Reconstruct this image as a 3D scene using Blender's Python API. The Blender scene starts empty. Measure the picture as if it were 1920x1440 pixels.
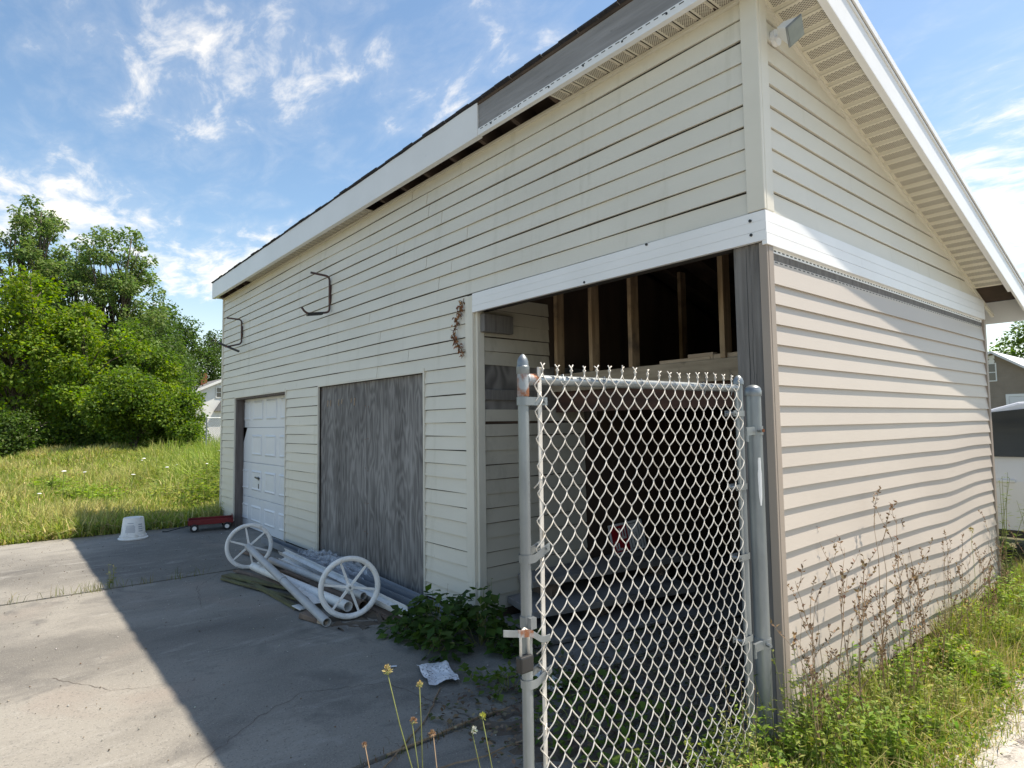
import bpy, bmesh, math, random
import numpy as np
from mathutils import Vector, Matrix

S = bpy.context.scene
COL = S.collection
R = math.radians
rng = np.random.default_rng(7)
random.seed(7)

# ------------------------------------------------------------------ camera
cam_d = bpy.data.cameras.new('camera')
cam = bpy.data.objects.new('camera', cam_d); COL.objects.link(cam)
cam_d.sensor_fit = 'HORIZONTAL'; cam_d.sensor_width = 36.0
cam_d.lens = 36.0 * 1155.35 / 1920.0
cam_d.clip_start = 0.05; cam_d.clip_end = 2000
_yaw, _pit, _rol = 0.69517, 0.064105, -0.01385
_f = Vector((-math.cos(_yaw)*math.cos(_pit), math.sin(_yaw)*math.cos(_pit), math.sin(_pit)))
_r = _f.cross(Vector((0, 0, 1))).normalized(); _u = _r.cross(_f)
_r2 = _r*math.cos(_rol) + _u*math.sin(_rol); _u2 = -_r*math.sin(_rol) + _u*math.cos(_rol)
_m = Matrix((_r2, _u2, -_f)).transposed().to_4x4()
_m.translation = Vector((1.50556, -2.90228, 1.46848))
cam.matrix_world = _m
S.camera = cam

# ------------------------------------------------------------------ sun, sky, exposure
SUN = Vector((1.0, 1.77, 3.8)).normalized()
sun_el = math.asin(SUN.z); sun_az = math.atan2(SUN.x, SUN.y)
sd = bpy.data.lights.new('sun', 'SUN'); sd.energy = 5.0; sd.angle = R(0.6); sd.color = (1.0, 0.985, 0.96)
sun = bpy.data.objects.new('sun', sd); COL.objects.link(sun)
sun.rotation_euler = SUN.to_track_quat('Z', 'Y').to_euler(); sun.location = (10, 18, 38)

W = bpy.data.worlds.new('World'); S.world = W; W.use_nodes = True
wn, wl = W.node_tree.nodes, W.node_tree.links
wn.clear()
def wnode(t, **k):
    n = wn.new(t)
    for a, b in k.items(): setattr(n, a, b)
    return n
def wmath(op, a, b=None, c=None, clamp=False):
    n = wnode('ShaderNodeMath', operation=op, use_clamp=clamp)
    for i, v in enumerate((a, b, c)):
        if v is None: continue
        if isinstance(v, (int, float)): n.inputs[i].default_value = v
        else: wl.new(v, n.inputs[i])
    return n.outputs[0]
sky = wnode('ShaderNodeTexSky', sky_type='NISHITA', sun_disc=False)
sky.sun_elevation = sun_el; sky.sun_rotation = sun_az
sky.altitude = 50; sky.air_density = 1.0; sky.dust_density = 0.6; sky.ozone_density = 1.6
tc = wnode('ShaderNodeTexCoord')
sx = wnode('ShaderNodeSeparateXYZ'); wl.new(tc.outputs['Generated'], sx.inputs[0])
dz = wmath('ADD', wmath('MAXIMUM', sx.outputs[2], 0.0), 0.12)
px = wmath('DIVIDE', sx.outputs[0], dz); py = wmath('DIVIDE', sx.outputs[1], dz)
pc = wnode('ShaderNodeCombineXYZ'); wl.new(px, pc.inputs[0]); wl.new(py, pc.inputs[1])
def wnoise(scale, detail, rough, dist, off):
    mp = wnode('ShaderNodeMapping'); mp.inputs['Location'].default_value = off
    mp.inputs['Rotation'].default_value = (0, 0, R(35)); mp.inputs['Scale'].default_value = (0.72, 1.25, 1)
    wl.new(pc.outputs[0], mp.inputs[0])
    n = wnode('ShaderNodeTexNoise'); n.inputs['Scale'].default_value = scale; n.inputs['Detail'].default_value = detail
    n.inputs['Roughness'].default_value = rough; n.inputs['Distortion'].default_value = dist
    wl.new(mp.outputs[0], n.inputs['Vector']); return n.outputs['Fac']
fine = wnoise(7.5, 6, 0.62, 0.35, (3.1, 1.7, 0))
big = wnoise(1.7, 2, 0.5, 0.0, (0.4, 5.3, 0))
# broad cloud fields: centre, radius, weight (in the projected cloud layer)
fields = [((-1.42, 0.36), 0.55, .30), ((-1.25, 0.72), 0.34, .24), ((-2.45, 0.10), 0.60, .42), ((-2.75, 0.72), 0.75, .40),
          ((-0.45, 2.65), 1.15, .50), ((-1.02, 0.80), 0.22, .18), ((-3.6, 0.2), 1.0, .3), ((0.9, -0.9), 1.2, .26)]
acc = None
for (cx, cy), rad, w in fields:
    dn = wnode('ShaderNodeVectorMath', operation='DISTANCE'); wl.new(pc.outputs[0], dn.inputs[0]); dn.inputs[1].default_value = (cx, cy, 0)
    d = dn.outputs['Value']
    mr = wnode('ShaderNodeMapRange', interpolation_type='SMOOTHSTEP')
    mr.inputs[1].default_value = rad*1.25; mr.inputs[2].default_value = 0.0; mr.inputs[3].default_value = 0; mr.inputs[4].default_value = w
    wl.new(d, mr.inputs[0])
    acc = mr.outputs[0] if acc is None else wmath('MAXIMUM', acc, mr.outputs[0])
dens = wmath('ADD', wmath('ADD', wmath('MULTIPLY', fine, 0.95), wmath('MULTIPLY', big, 0.30)), acc)
cm = wnode('ShaderNodeMapRange', interpolation_type='SMOOTHSTEP')
cm.inputs[1].default_value = 0.775; cm.inputs[2].default_value = 1.19; wl.new(dens, cm.inputs[0])
thin = wnode('ShaderNodeMapRange', interpolation_type='SMOOTHSTEP')   # thin veil
thin.inputs[1].default_value = 0.60; thin.inputs[2].default_value = 1.20; thin.inputs[4].default_value = 0.24; wl.new(dens, thin.inputs[0])
cf = wmath('MAXIMUM', wmath('MULTIPLY', cm.outputs[0], 0.93), thin.outputs[0])
hz = wnode('ShaderNodeMapRange', interpolation_type='SMOOTHSTEP')
hz.inputs[1].default_value = 0.26; hz.inputs[2].default_value = 0.0; hz.inputs[4].default_value = 0.38; wl.new(sx.outputs[2], hz.inputs[0])
cf = wmath('MAXIMUM', cf, hz.outputs[0])
hsv = wnode('ShaderNodeHueSaturation'); hsv.inputs['Hue'].default_value = 0.498; hsv.inputs['Saturation'].default_value = 1.14; hsv.inputs['Value'].default_value = 1.32; wl.new(sky.outputs[0], hsv.inputs['Color'])
mix = wnode('ShaderNodeMix', data_type='RGBA'); wl.new(cf, mix.inputs[0]); wl.new(hsv.outputs[0], mix.inputs[6])
mix.inputs[7].default_value = (7.2, 7.4, 7.7, 1)
bg = wnode('ShaderNodeBackground'); bg.inputs[1].default_value = 0.118; wl.new(mix.outputs[2], bg.inputs[0])
wo = wnode('ShaderNodeOutputWorld'); wl.new(bg.outputs[0], wo.inputs[0])

S.view_settings.view_transform = 'Standard'; S.view_settings.look = 'None'
S.view_settings.gamma = 1.0; S.view_settings.use_curve_mapping = False
S.view_settings.exposure = 0.58
S.view_settings.use_white_balance = True; S.view_settings.white_balance_temperature = 7700; S.view_settings.white_balance_tint = 10
S.render.engine = 'CYCLES'
S.cycles.max_bounces = 5; S.cycles.diffuse_bounces = 3; S.cycles.glossy_bounces = 2; S.cycles.transmission_bounces = 2; S.cycles.transparent_max_bounces = 6

# ------------------------------------------------------------------ materials
def mat(name, c1, c2=None, rough=0.6, scale=4.0, stretch=(1, 1, 1), lo=0.35, hi=0.65, detail=6, bump=0.0, bscale=None, bstretch=None,
        metallic=0.0, spec=0.4, dirt=None, speck=None, transl=0.0):
    m = bpy.data.materials.new(name); m.use_nodes = True
    n, l = m.node_tree.nodes, m.node_tree.links
    b = n['Principled BSDF']
    b.inputs['Roughness'].default_value = rough; b.inputs['Metallic'].default_value = metallic
    b.inputs['Specular IOR Level'].default_value = spec
    t = n.new('ShaderNodeTexCoord')
    def noise(sc, st, det=6, rg=0.55):
        mp = n.new('ShaderNodeMapping'); mp.inputs['Scale'].default_value = st; l.new(t.outputs['Object'], mp.inputs[0])
        q = n.new('ShaderNodeTexNoise'); q.inputs['Scale'].default_value = sc; q.inputs['Detail'].default_value = det
        q.inputs['Roughness'].default_value = rg; l.new(mp.outputs[0], q.inputs['Vector']); return q.outputs['Fac']
    def rmp(fac, a, z):
        r = n.new('ShaderNodeMapRange'); r.inputs[1].default_value = a; r.inputs[2].default_value = z; l.new(fac, r.inputs[0]); return r.outputs[0]
    def mx(fac, A, B):
        q = n.new('ShaderNodeMix'); q.data_type = 'RGBA'; l.new(fac, q.inputs[0])
        for i, v in ((6, A), (7, B)):
            if isinstance(v, tuple): q.inputs[i].default_value = (*v[:3], 1)
            else: l.new(v, q.inputs[i])
        return q.outputs[2]
    col = None
    if c2 is not None: col = mx(rmp(noise(scale, stretch, detail), lo, hi), c1, c2)
    else: b.inputs['Base Color'].default_value = (*c1, 1)
    for dd in ([dirt] if isinstance(dirt, dict) else (dirt or [])):
        col = mx(rmp(noise(dd.get('scale', 2), dd.get('stretch', (1, 1, 1)), 8, 0.65), dd.get('lo', .55), dd.get('hi', .75)), col if col is not None else c1, dd['col'])
    if speck:
        col = mx(rmp(noise(speck['scale'], (1, 1, 1), 2), speck['lo'], speck['hi']), col if col is not None else c1, speck['col'])
    if col is not None: l.new(col, b.inputs['Base Color'])
    if bump:
        bp = n.new('ShaderNodeBump'); bp.inputs['Strength'].default_value = bump; bp.inputs['Distance'].default_value = 0.01
        l.new(noise(bscale or scale*4, bstretch or stretch, 8, 0.6), bp.inputs['Height']); l.new(bp.outputs[0], b.inputs['Normal'])
    if transl: b.inputs['Transmission Weight'].default_value = transl
    return m

def leafmat(name, rough=0.5, transl=0.35):
    m = bpy.data.materials.new(name); m.use_nodes = True
    n, l = m.node_tree.nodes, m.node_tree.links; n.clear()
    a = n.new('ShaderNodeAttribute'); a.attribute_name = 'Col'
    d = n.new('ShaderNodeBsdfPrincipled'); d.inputs['Roughness'].default_value = rough; d.inputs['Specular IOR Level'].default_value = 0.22
    tr = n.new('ShaderNodeBsdfTranslucent'); mxs = n.new('ShaderNodeMixShader'); mxs.inputs[0].default_value = transl
    o = n.new('ShaderNodeOutputMaterial')
    hs = n.new('ShaderNodeHueSaturation'); hs.inputs['Saturation'].default_value = 1.15; hs.inputs['Value'].default_value = 1.5
    l.new(a.outputs['Color'], d.inputs['Base Color']); l.new(a.outputs['Color'], hs.inputs['Color']); l.new(hs.outputs[0], tr.inputs[0])
    l.new(d.outputs[0], mxs.inputs[1]); l.new(tr.outputs[0], mxs.inputs[2]); l.new(mxs.outputs[0], o.inputs[0])
    return m

M = {}
M['cream'] = mat('cream_vinyl', (.695, .660, .572), (.64, .605, .52), .42, 1.3, (1, 1, 3), .3, .7,
                 bump=.06, bscale=60, bstretch=(.25, .25, 3), dirt=[dict(col=(.46, .435, .34), scale=2.2, stretch=(2.6, 2.6, .22), lo=.56, hi=.92), dict(col=(.36, .34, .26), scale=5, stretch=(1, 1, .6), lo=.66, hi=.9)])
M['cream_shaded'] = mat('shaded_cream_vinyl', (.52, .485, .41), (.44, .41, .345), .5, 1.3, (1, 1, 2), .3, .7, dirt=dict(col=(.24, .215, .17), scale=3, stretch=(1, 1, .5), lo=.55, hi=.85))  # cream vinyl with the bay's shade put into its colour, plus patchy dirt
M['tan'] = mat('tan_vinyl', (.485, .433, .382), (.45, .40, .352), .45, 1.1, (1, 1, 2), .3, .7, bump=.05, bscale=60, bstretch=(.25, .25, 3),
               dirt=dict(col=(.33, .29, .25), scale=4, lo=.68, hi=.95))
M['trim_tan'] = mat('tan_trim', (.34, .285, .24), (.30, .25, .21), .5, 3, (1, 1, .3))
M['white'] = mat('white_metal_trim', (.80, .80, .80), (.74, .74, .735), .35, 1.5, (1, 1, 1), dirt=dict(col=(.45, .43, .40), scale=5, lo=.66, hi=.9))
M['white_pl'] = mat('white_plastic', (.80, .79, .77), (.72, .71, .69), .45, 6, dirt=[dict(col=(.42, .38, .31), scale=11, lo=.56, hi=.80), dict(col=(.20, .17, .13), scale=30, lo=.64, hi=.76)])
M['sheath'] = mat('dark_sheathing', (.05, .042, .036), (.03, .026, .022), .9, 5)
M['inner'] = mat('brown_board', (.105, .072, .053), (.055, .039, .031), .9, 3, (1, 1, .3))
M['concrete_found'] = mat('foundation_concrete', (.30, .28, .26), (.20, .19, .18), .9, 6, bump=.3)
M['stud'] = mat('stud_wood', (.42, .30, .19), (.27, .18, .11), .85, 6, (4, 4, .5), bump=.2, dirt=dict(col=(.10, .075, .06), scale=3, lo=.5, hi=.7))
M['ledge'] = mat('ledge_wood', (.40, .33, .25), (.26, .21, .155), .85, 5, (.6, 4, 4), bump=.2, dirt=dict(col=(.09, .075, .06), scale=6, lo=.58, hi=.72))
M['grey_wood'] = mat('weathered_grey_wood', (.20, .188, .178), (.125, .117, .11), .9, 7, (6, 6, .4), .3, .7, bump=.5, bscale=18, bstretch=(6, 6, .3),
                     dirt=dict(col=(.07, .065, .065), scale=4, stretch=(6, 6, .3), lo=.60, hi=.68))
M['fascia_wood'] = mat('bare_fascia_wood', (.31, .305, .31), (.21, .207, .21), .9, 5, (.4, 4, 5), .3, .7, bump=.4, bscale=16, bstretch=(.3, 5, 5),
                       dirt=dict(col=(.07, .068, .07), scale=3, stretch=(.8, 3, 3), lo=.62, hi=.72))
M['shingle'] = mat('asphalt_shingle', (.045, .047, .06), (.03, .03, .036), .9, 30, bump=.3)
M['brown_post'] = mat('brown_jamb', (.17, .145, .135), (.11, .09, .085), .85, 5, (4, 4, .4), bump=.3)
M['door_white'] = mat('door_white_paint', (.74, .76, .79), (.69, .71, .74), .4, 2, dirt=dict(col=(.42, .38, .32), scale=3, stretch=(1, 1, .6), lo=.64, hi=.85))
M['galv'] = mat('galvanised_steel', (.29, .32, .335), (.19, .21, .225), .42, 9, (1, 1, .3), metallic=.6, bump=.05,
                dirt=dict(col=(.30, .15, .07), scale=9, stretch=(1, 1, .7), lo=.70, hi=.80))
M['wire'] = mat('chain_wire', (.68, .65, .60), (.52, .49, .45), .5, 14, metallic=.15, dirt=dict(col=(.42, .34, .22), scale=7, lo=.60, hi=.80))
M['rustgalv'] = mat('rust_stained_steel', (.30, .33, .35), (.25, .10, .05), .55, 22, (1, 1, .8), .44, .56, metallic=.3, bump=.2)
M['rust'] = mat('rusty_steel', (.28, .10, .04), (.14, .05, .025), .85, 14, bump=.4)
M['darksteel'] = mat('dark_rusted_bar', (.10, .055, .05), (.06, .045, .045), .7, 10, (1, 1, 1), dirt=dict(col=(.24, .09, .05), scale=8, lo=.55, hi=.7))
M['black'] = mat('black_metal', (.03, .03, .032), (.02, .02, .02), .45, 8)
M['rubber'] = mat('rubber', (.02, .02, .02), (.03, .03, .03), .8, 8)
M['red'] = mat('red_paint', (.20, .012, .016), (.14, .010, .012), .45, 5, dirt=dict(col=(.12, .05, .04), scale=6, lo=.6, hi=.8))
M['greypipe'] = mat('grey_plastic_pipe', (.47, .47, .465), (.38, .38, .375), .5, 5, dirt=dict(col=(.22, .20, .17), scale=6, lo=.6, hi=.8))
M['slategutter'] = mat('slate_grey_gutter', (.21, .23, .26), (.17, .185, .21), .5, 5, dirt=dict(col=(.30, .29, .27), scale=6, lo=.6, hi=.8))
M['moss_wood'] = mat('mossy_board', (.15, .15, .07), (.10, .085, .05), .95, 6, (.6, 4, 4), bump=.4)
M['brown_wood'] = mat('old_brown_board', (.22, .16, .12), (.13, .09, .07), .95, 6, (.6, 4, 4), bump=.4)
M['palewood'] = mat('pale_wood', (.50, .40, .30), (.38, .29, .21), .9, 6, (.6, 4, 4), bump=.3)
M['paper'] = mat('wet_paper', (.74, .75, .78), (.66, .67, .70), .8, 5, speck=dict(scale=60, lo=.60, hi=.66, col=(.06, .06, .06)))
M['print'] = mat('grey_print', (.40, .42, .46), (.34, .36, .40), .6, 20)
M['ink'] = mat('black_ink', (.03, .03, .035), (.05, .05, .055), .7, 20)
M['signred'] = mat('sign_red', (.42, .02, .03), (.36, .02, .025), .5, 10)
M['stem_dry'] = mat('dry_stem', (.33, .235, .15), (.24, .16, .10), .9, 30)
M['stem_green'] = mat('green_stem', (.20, .23, .07), (.15, .16, .05), .8, 20)
M['bark'] = mat('bark', (.12, .095, .075), (.06, .05, .04), .95, 4, (4, 4, 1), bump=.6)
M['glass'] = mat('window_glass', (.03, .035, .04), (.04, .045, .05), .06, 2, spec=.8)
M['carpaint'] = mat('car_paint', (.62, .63, .66), (.60, .61, .64), .22, 2, spec=.6)
M['leaf'] = leafmat('leaf', .55, .42)
M['grass'] = leafmat('grass_blade', .6, .30)
M['drygrass'] = leafmat('dead_leaf', .85, .1)

def plymat():
    m = bpy.data.materials.new('weathered_plywood'); m.use_nodes = True
    n, l = m.node_tree.nodes, m.node_tree.links; b = n['Principled BSDF']; b.inputs['Roughness'].default_value = .85
    t = n.new('ShaderNodeTexCoord'); oi = n.new('ShaderNodeObjectInfo')
    sh = n.new('ShaderNodeVectorMath'); sh.operation = 'MULTIPLY_ADD'; sh.inputs[1].default_value = (0, 0, 0)
    ad = n.new('ShaderNodeVectorMath'); ad.operation = 'ADD'
    cx = n.new('ShaderNodeCombineXYZ'); ml = n.new('ShaderNodeMath'); ml.operation = 'MULTIPLY'; ml.inputs[1].default_value = 37.0
    l.new(oi.outputs['Random'], ml.inputs[0]); l.new(ml.outputs[0], cx.inputs[1]); l.new(ml.outputs[0], cx.inputs[2])
    l.new(t.outputs['Object'], ad.inputs[0]); l.new(cx.outputs[0], ad.inputs[1])
    mp = n.new('ShaderNodeMapping'); mp.inputs['Scale'].default_value = (2.6, 1, .60); l.new(ad.outputs[0], mp.inputs[0])
    nz = n.new('ShaderNodeTexNoise'); nz.inputs['Scale'].default_value = 1.6; nz.inputs['Detail'].default_value = 3; l.new(mp.outputs[0], nz.inputs['Vector'])
    # growth rings cut flat: contour bands of a slow noise field
    m1 = n.new('ShaderNodeMath'); m1.operation = 'MULTIPLY'; m1.inputs[1].default_value = 75; l.new(nz.outputs['Fac'], m1.inputs[0])
    m2 = n.new('ShaderNodeMath'); m2.operation = 'SINE'; l.new(m1.outputs[0], m2.inputs[0])
    mp2 = n.new('ShaderNodeMapping'); mp2.inputs['Scale'].default_value = (38, 1, .9); l.new(ad.outputs[0], mp2.inputs[0])
    n2 = n.new('ShaderNodeTexNoise'); n2.inputs['Scale'].default_value = 1.5; n2.inputs['Detail'].default_value = 6; l.new(mp2.outputs[0], n2.inputs['Vector'])
    m3 = n.new('ShaderNodeMath'); m3.operation = 'MULTIPLY_ADD'; m3.inputs[1].default_value = .095; l.new(m2.outputs[0], m3.inputs[0])
    ms = n.new('ShaderNodeMath'); ms.operation = 'MULTIPLY'; ms.inputs[1].default_value = .42; l.new(n2.outputs['Fac'], ms.inputs[0]); l.new(ms.outputs[0], m3.inputs[2])
    mp3 = n.new('ShaderNodeMapping'); mp3.inputs['Scale'].default_value = (2.2, 1, .5); l.new(ad.outputs[0], mp3.inputs[0])
    n3 = n.new('ShaderNodeTexNoise'); n3.inputs['Scale'].default_value = 2; n3.inputs['Detail'].default_value = 4; l.new(mp3.outputs[0], n3.inputs['Vector'])
    m4 = n.new('ShaderNodeMath'); m4.operation = 'MULTIPLY_ADD'; m4.inputs[1].default_value = .55; l.new(n3.outputs['Fac'], m4.inputs[0]); l.new(m3.outputs[0], m4.inputs[2])
    cr = n.new('ShaderNodeValToRGB'); l.new(m4.outputs[0], cr.inputs[0])
    e = cr.color_ramp.elements; e[0].position = .27; e[0].color = (.085, .078, .074, 1); e[1].position = .76; e[1].color = (.33, .315, .30, 1)
    q = e.new(.48); q.color = (.18, .17, .162, 1)
    l.new(cr.outputs[0], b.inputs['Base Color'])
    bp = n.new('ShaderNodeBump'); bp.inputs['Strength'].default_value = .5; bp.inputs['Distance'].default_value = .006
    l.new(m4.outputs[0], bp.inputs['Height']); l.new(bp.outputs[0], b.inputs['Normal'])
    return m
M['ply'] = plymat()

def soffitmat():
    """cream vinyl with rows of small vent holes; holes follow the panel's own UV"""
    m = bpy.data.materials.new('vented_soffit'); m.use_nodes = True
    n, l = m.node_tree.nodes, m.node_tree.links; b = n['Principled BSDF']; b.inputs['Roughness'].default_value = .5
    u = n.new('ShaderNodeUVMap')
    sp = n.new('ShaderNodeSeparateXYZ'); l.new(u.outputs[0], sp.inputs[0])
    def mm(op, a, bb):
        q = n.new('ShaderNodeMath'); q.operation = op
        for i, v in ((0, a), (1, bb)):
            if isinstance(v, (int, float)): q.inputs[i].default_value = v
            else: l.new(v, q.inputs[i])
        return q.outputs[0]
    # staggered dot lattice, 10 mm pitch; u across the panel, v along it (metres)
    def dots(off):
        a = mm('SUBTRACT', mm('FRACT', mm('ADD', mm('DIVIDE', sp.outputs[0], .0125), off), 0), .5)
        c = mm('SUBTRACT', mm('FRACT', mm('ADD', mm('DIVIDE', sp.outputs[1], .021), off), 0), .5)
        r = mm('ADD', mm('MULTIPLY', a, a), mm('MULTIPLY', mm('MULTIPLY', c, c), 1.0))
        return mm('LESS_THAN', r, .085)
    d = mm('MAXIMUM', dots(0.0), dots(.5))
    band = mm('MULTIPLY', mm('GREATER_THAN', sp.outputs[0], .022), mm('LESS_THAN', sp.outputs[0], .086))
    ends = mm('GREATER_THAN', sp.outputs[1], .018)
    f = mm('MULTIPLY', mm('MULTIPLY', d, band), ends)
    mxn = n.new('ShaderNodeMix'); mxn.data_type = 'RGBA'; l.new(f, mxn.inputs[0])
    mxn.inputs[6].default_value = (.66, .61, .50, 1); mxn.inputs[7].default_value = (.17, .145, .12, 1)
    l.new(mxn.outputs[2], b.inputs['Base Color'])
    return m
M['soffit'] = soffitmat()

def slabmat():
    m = bpy.data.materials.new('old_concrete'); m.use_nodes = True
    n, l = m.node_tree.nodes, m.node_tree.links; b = n['Principled BSDF']; b.inputs['Roughness'].default_value = .85
    t = n.new('ShaderNodeTexCoord')
    def nz(sc, st, det=8, rg=.6, dist=0):
        mp = n.new('ShaderNodeMapping'); mp.inputs['Scale'].default_value = st; mp.inputs['Rotation'].default_value = (0, 0, .5); l.new(t.outputs['Object'], mp.inputs[0])
        q = n.new('ShaderNodeTexNoise'); q.inputs['Scale'].default_value = sc; q.inputs['Detail'].default_value = det; q.inputs['Roughness'].default_value = rg
        q.inputs['Distortion'].default_value = dist; l.new(mp.outputs[0], q.inputs['Vector']); return q.outputs['Fac']
    def rm(f, a, z, lo=0., hi=1.):
        r = n.new('ShaderNodeMapRange'); r.inputs[1].default_value = a; r.inputs[2].default_value = z; r.inputs[3].default_value = lo; r.inputs[4].default_value = hi
        l.new(f, r.inputs[0]); return r.outputs[0]
    def mx(f, A, B):
        q = n.new('ShaderNodeMix'); q.data_type = 'RGBA'; l.new(f, q.inputs[0])
        for i, v in ((6, A), (7, B)):
            if isinstance(v, tuple): q.inputs[i].default_value = (*v, 1)
            else: l.new(v, q.inputs[i])
        return q.outputs[2]
    c = mx(rm(nz(.55, (1, 1, 1), 5, .55, .4), .38, .66), (.262, .244, .213), (.130, .121, .107))
    c = mx(rm(nz(2.2, (1, .45, 1), 9, .68, .6), .50, .72, 0, .75), c, (.098, .091, .083))
    c = mx(rm(nz(5, (1, .35, 1), 8, .7, .4), .56, .72, 0, .6), c, (.36, .345, .315))
    c = mx(rm(nz(.8, (1, 1, 1), 3, .5, .8), .58, .70, 0, .5), c, (.235, .195, .165))
    c = mx(rm(nz(75, (1, 1, 1), 3), .56, .68, 0, .6), c, (.10, .094, .088))
    c = mx(rm(nz(130, (1, 1, 1), 2), .60, .68, 0, .55), c, (.42, .40, .37))
    c = mx(rm(nz(1.4, (1, 1, 1), 6, .6, 1.2), .60, .70, 0, .55), c, (.095, .09, .085))
    v = n.new('ShaderNodeTexVoronoi'); v.feature = 'DISTANCE_TO_EDGE'; v.inputs['Scale'].default_value = .55
    dv = n.new('ShaderNodeVectorMath'); dv.operation = 'ADD'
    q = n.new('ShaderNodeTexNoise'); q.inputs['Scale'].default_value = 3; q.inputs['Detail'].default_value = 5; l.new(t.outputs['Object'], q.inputs['Vector'])
    sc = n.new('ShaderNodeVectorMath'); sc.operation = 'SCALE'; sc.inputs['Scale'].default_value = .35; l.new(q.outputs['Color'], sc.inputs[0])
    l.new(t.outputs['Object'], dv.inputs[0]); l.new(sc.outputs[0], dv.inputs[1]); l.new(dv.outputs[0], v.inputs['Vector'])
    ck = rm(v.outputs['Distance'], .0, .006, 1, 0)
    ml = n.new('ShaderNodeMath'); ml.operation = 'MULTIPLY'; l.new(ck, ml.inputs[0]); l.new(rm(nz(.7, (1, 1, 1), 3), .53, .60), ml.inputs[1])
    l.new(c, b.inputs['Base Color'])
    bp = n.new('ShaderNodeBump'); bp.inputs['Strength'].default_value = .35; bp.inputs['Distance'].default_value = .008
    l.new(nz(26, (1, 1, 1), 9, .65), bp.inputs['Height']); l.new(bp.outputs[0], b.inputs['Normal'])
    return m
M['slab'] = slabmat()
M['earth'] = mat('field_earth', (.10, .105, .035), (.16, .14, .07), .95, .8, bump=.4, bscale=12, dirt=dict(col=(.085, .065, .045), scale=.5, lo=.5, hi=.7))
M['soil'] = mat('dark_soil', (.09, .07, .055), (.13, .11, .09), .95, 6, bump=.6, bscale=30)
M['gravel'] = mat('pale_gravel', (.48, .455, .42), (.36, .335, .305), .95, 14, bump=.8, bscale=70, dirt=dict(col=(.12, .105, .09), scale=9, lo=.52, hi=.64), speck=dict(scale=120, lo=.58, hi=.66, col=(.56, .55, .53)))

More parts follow.
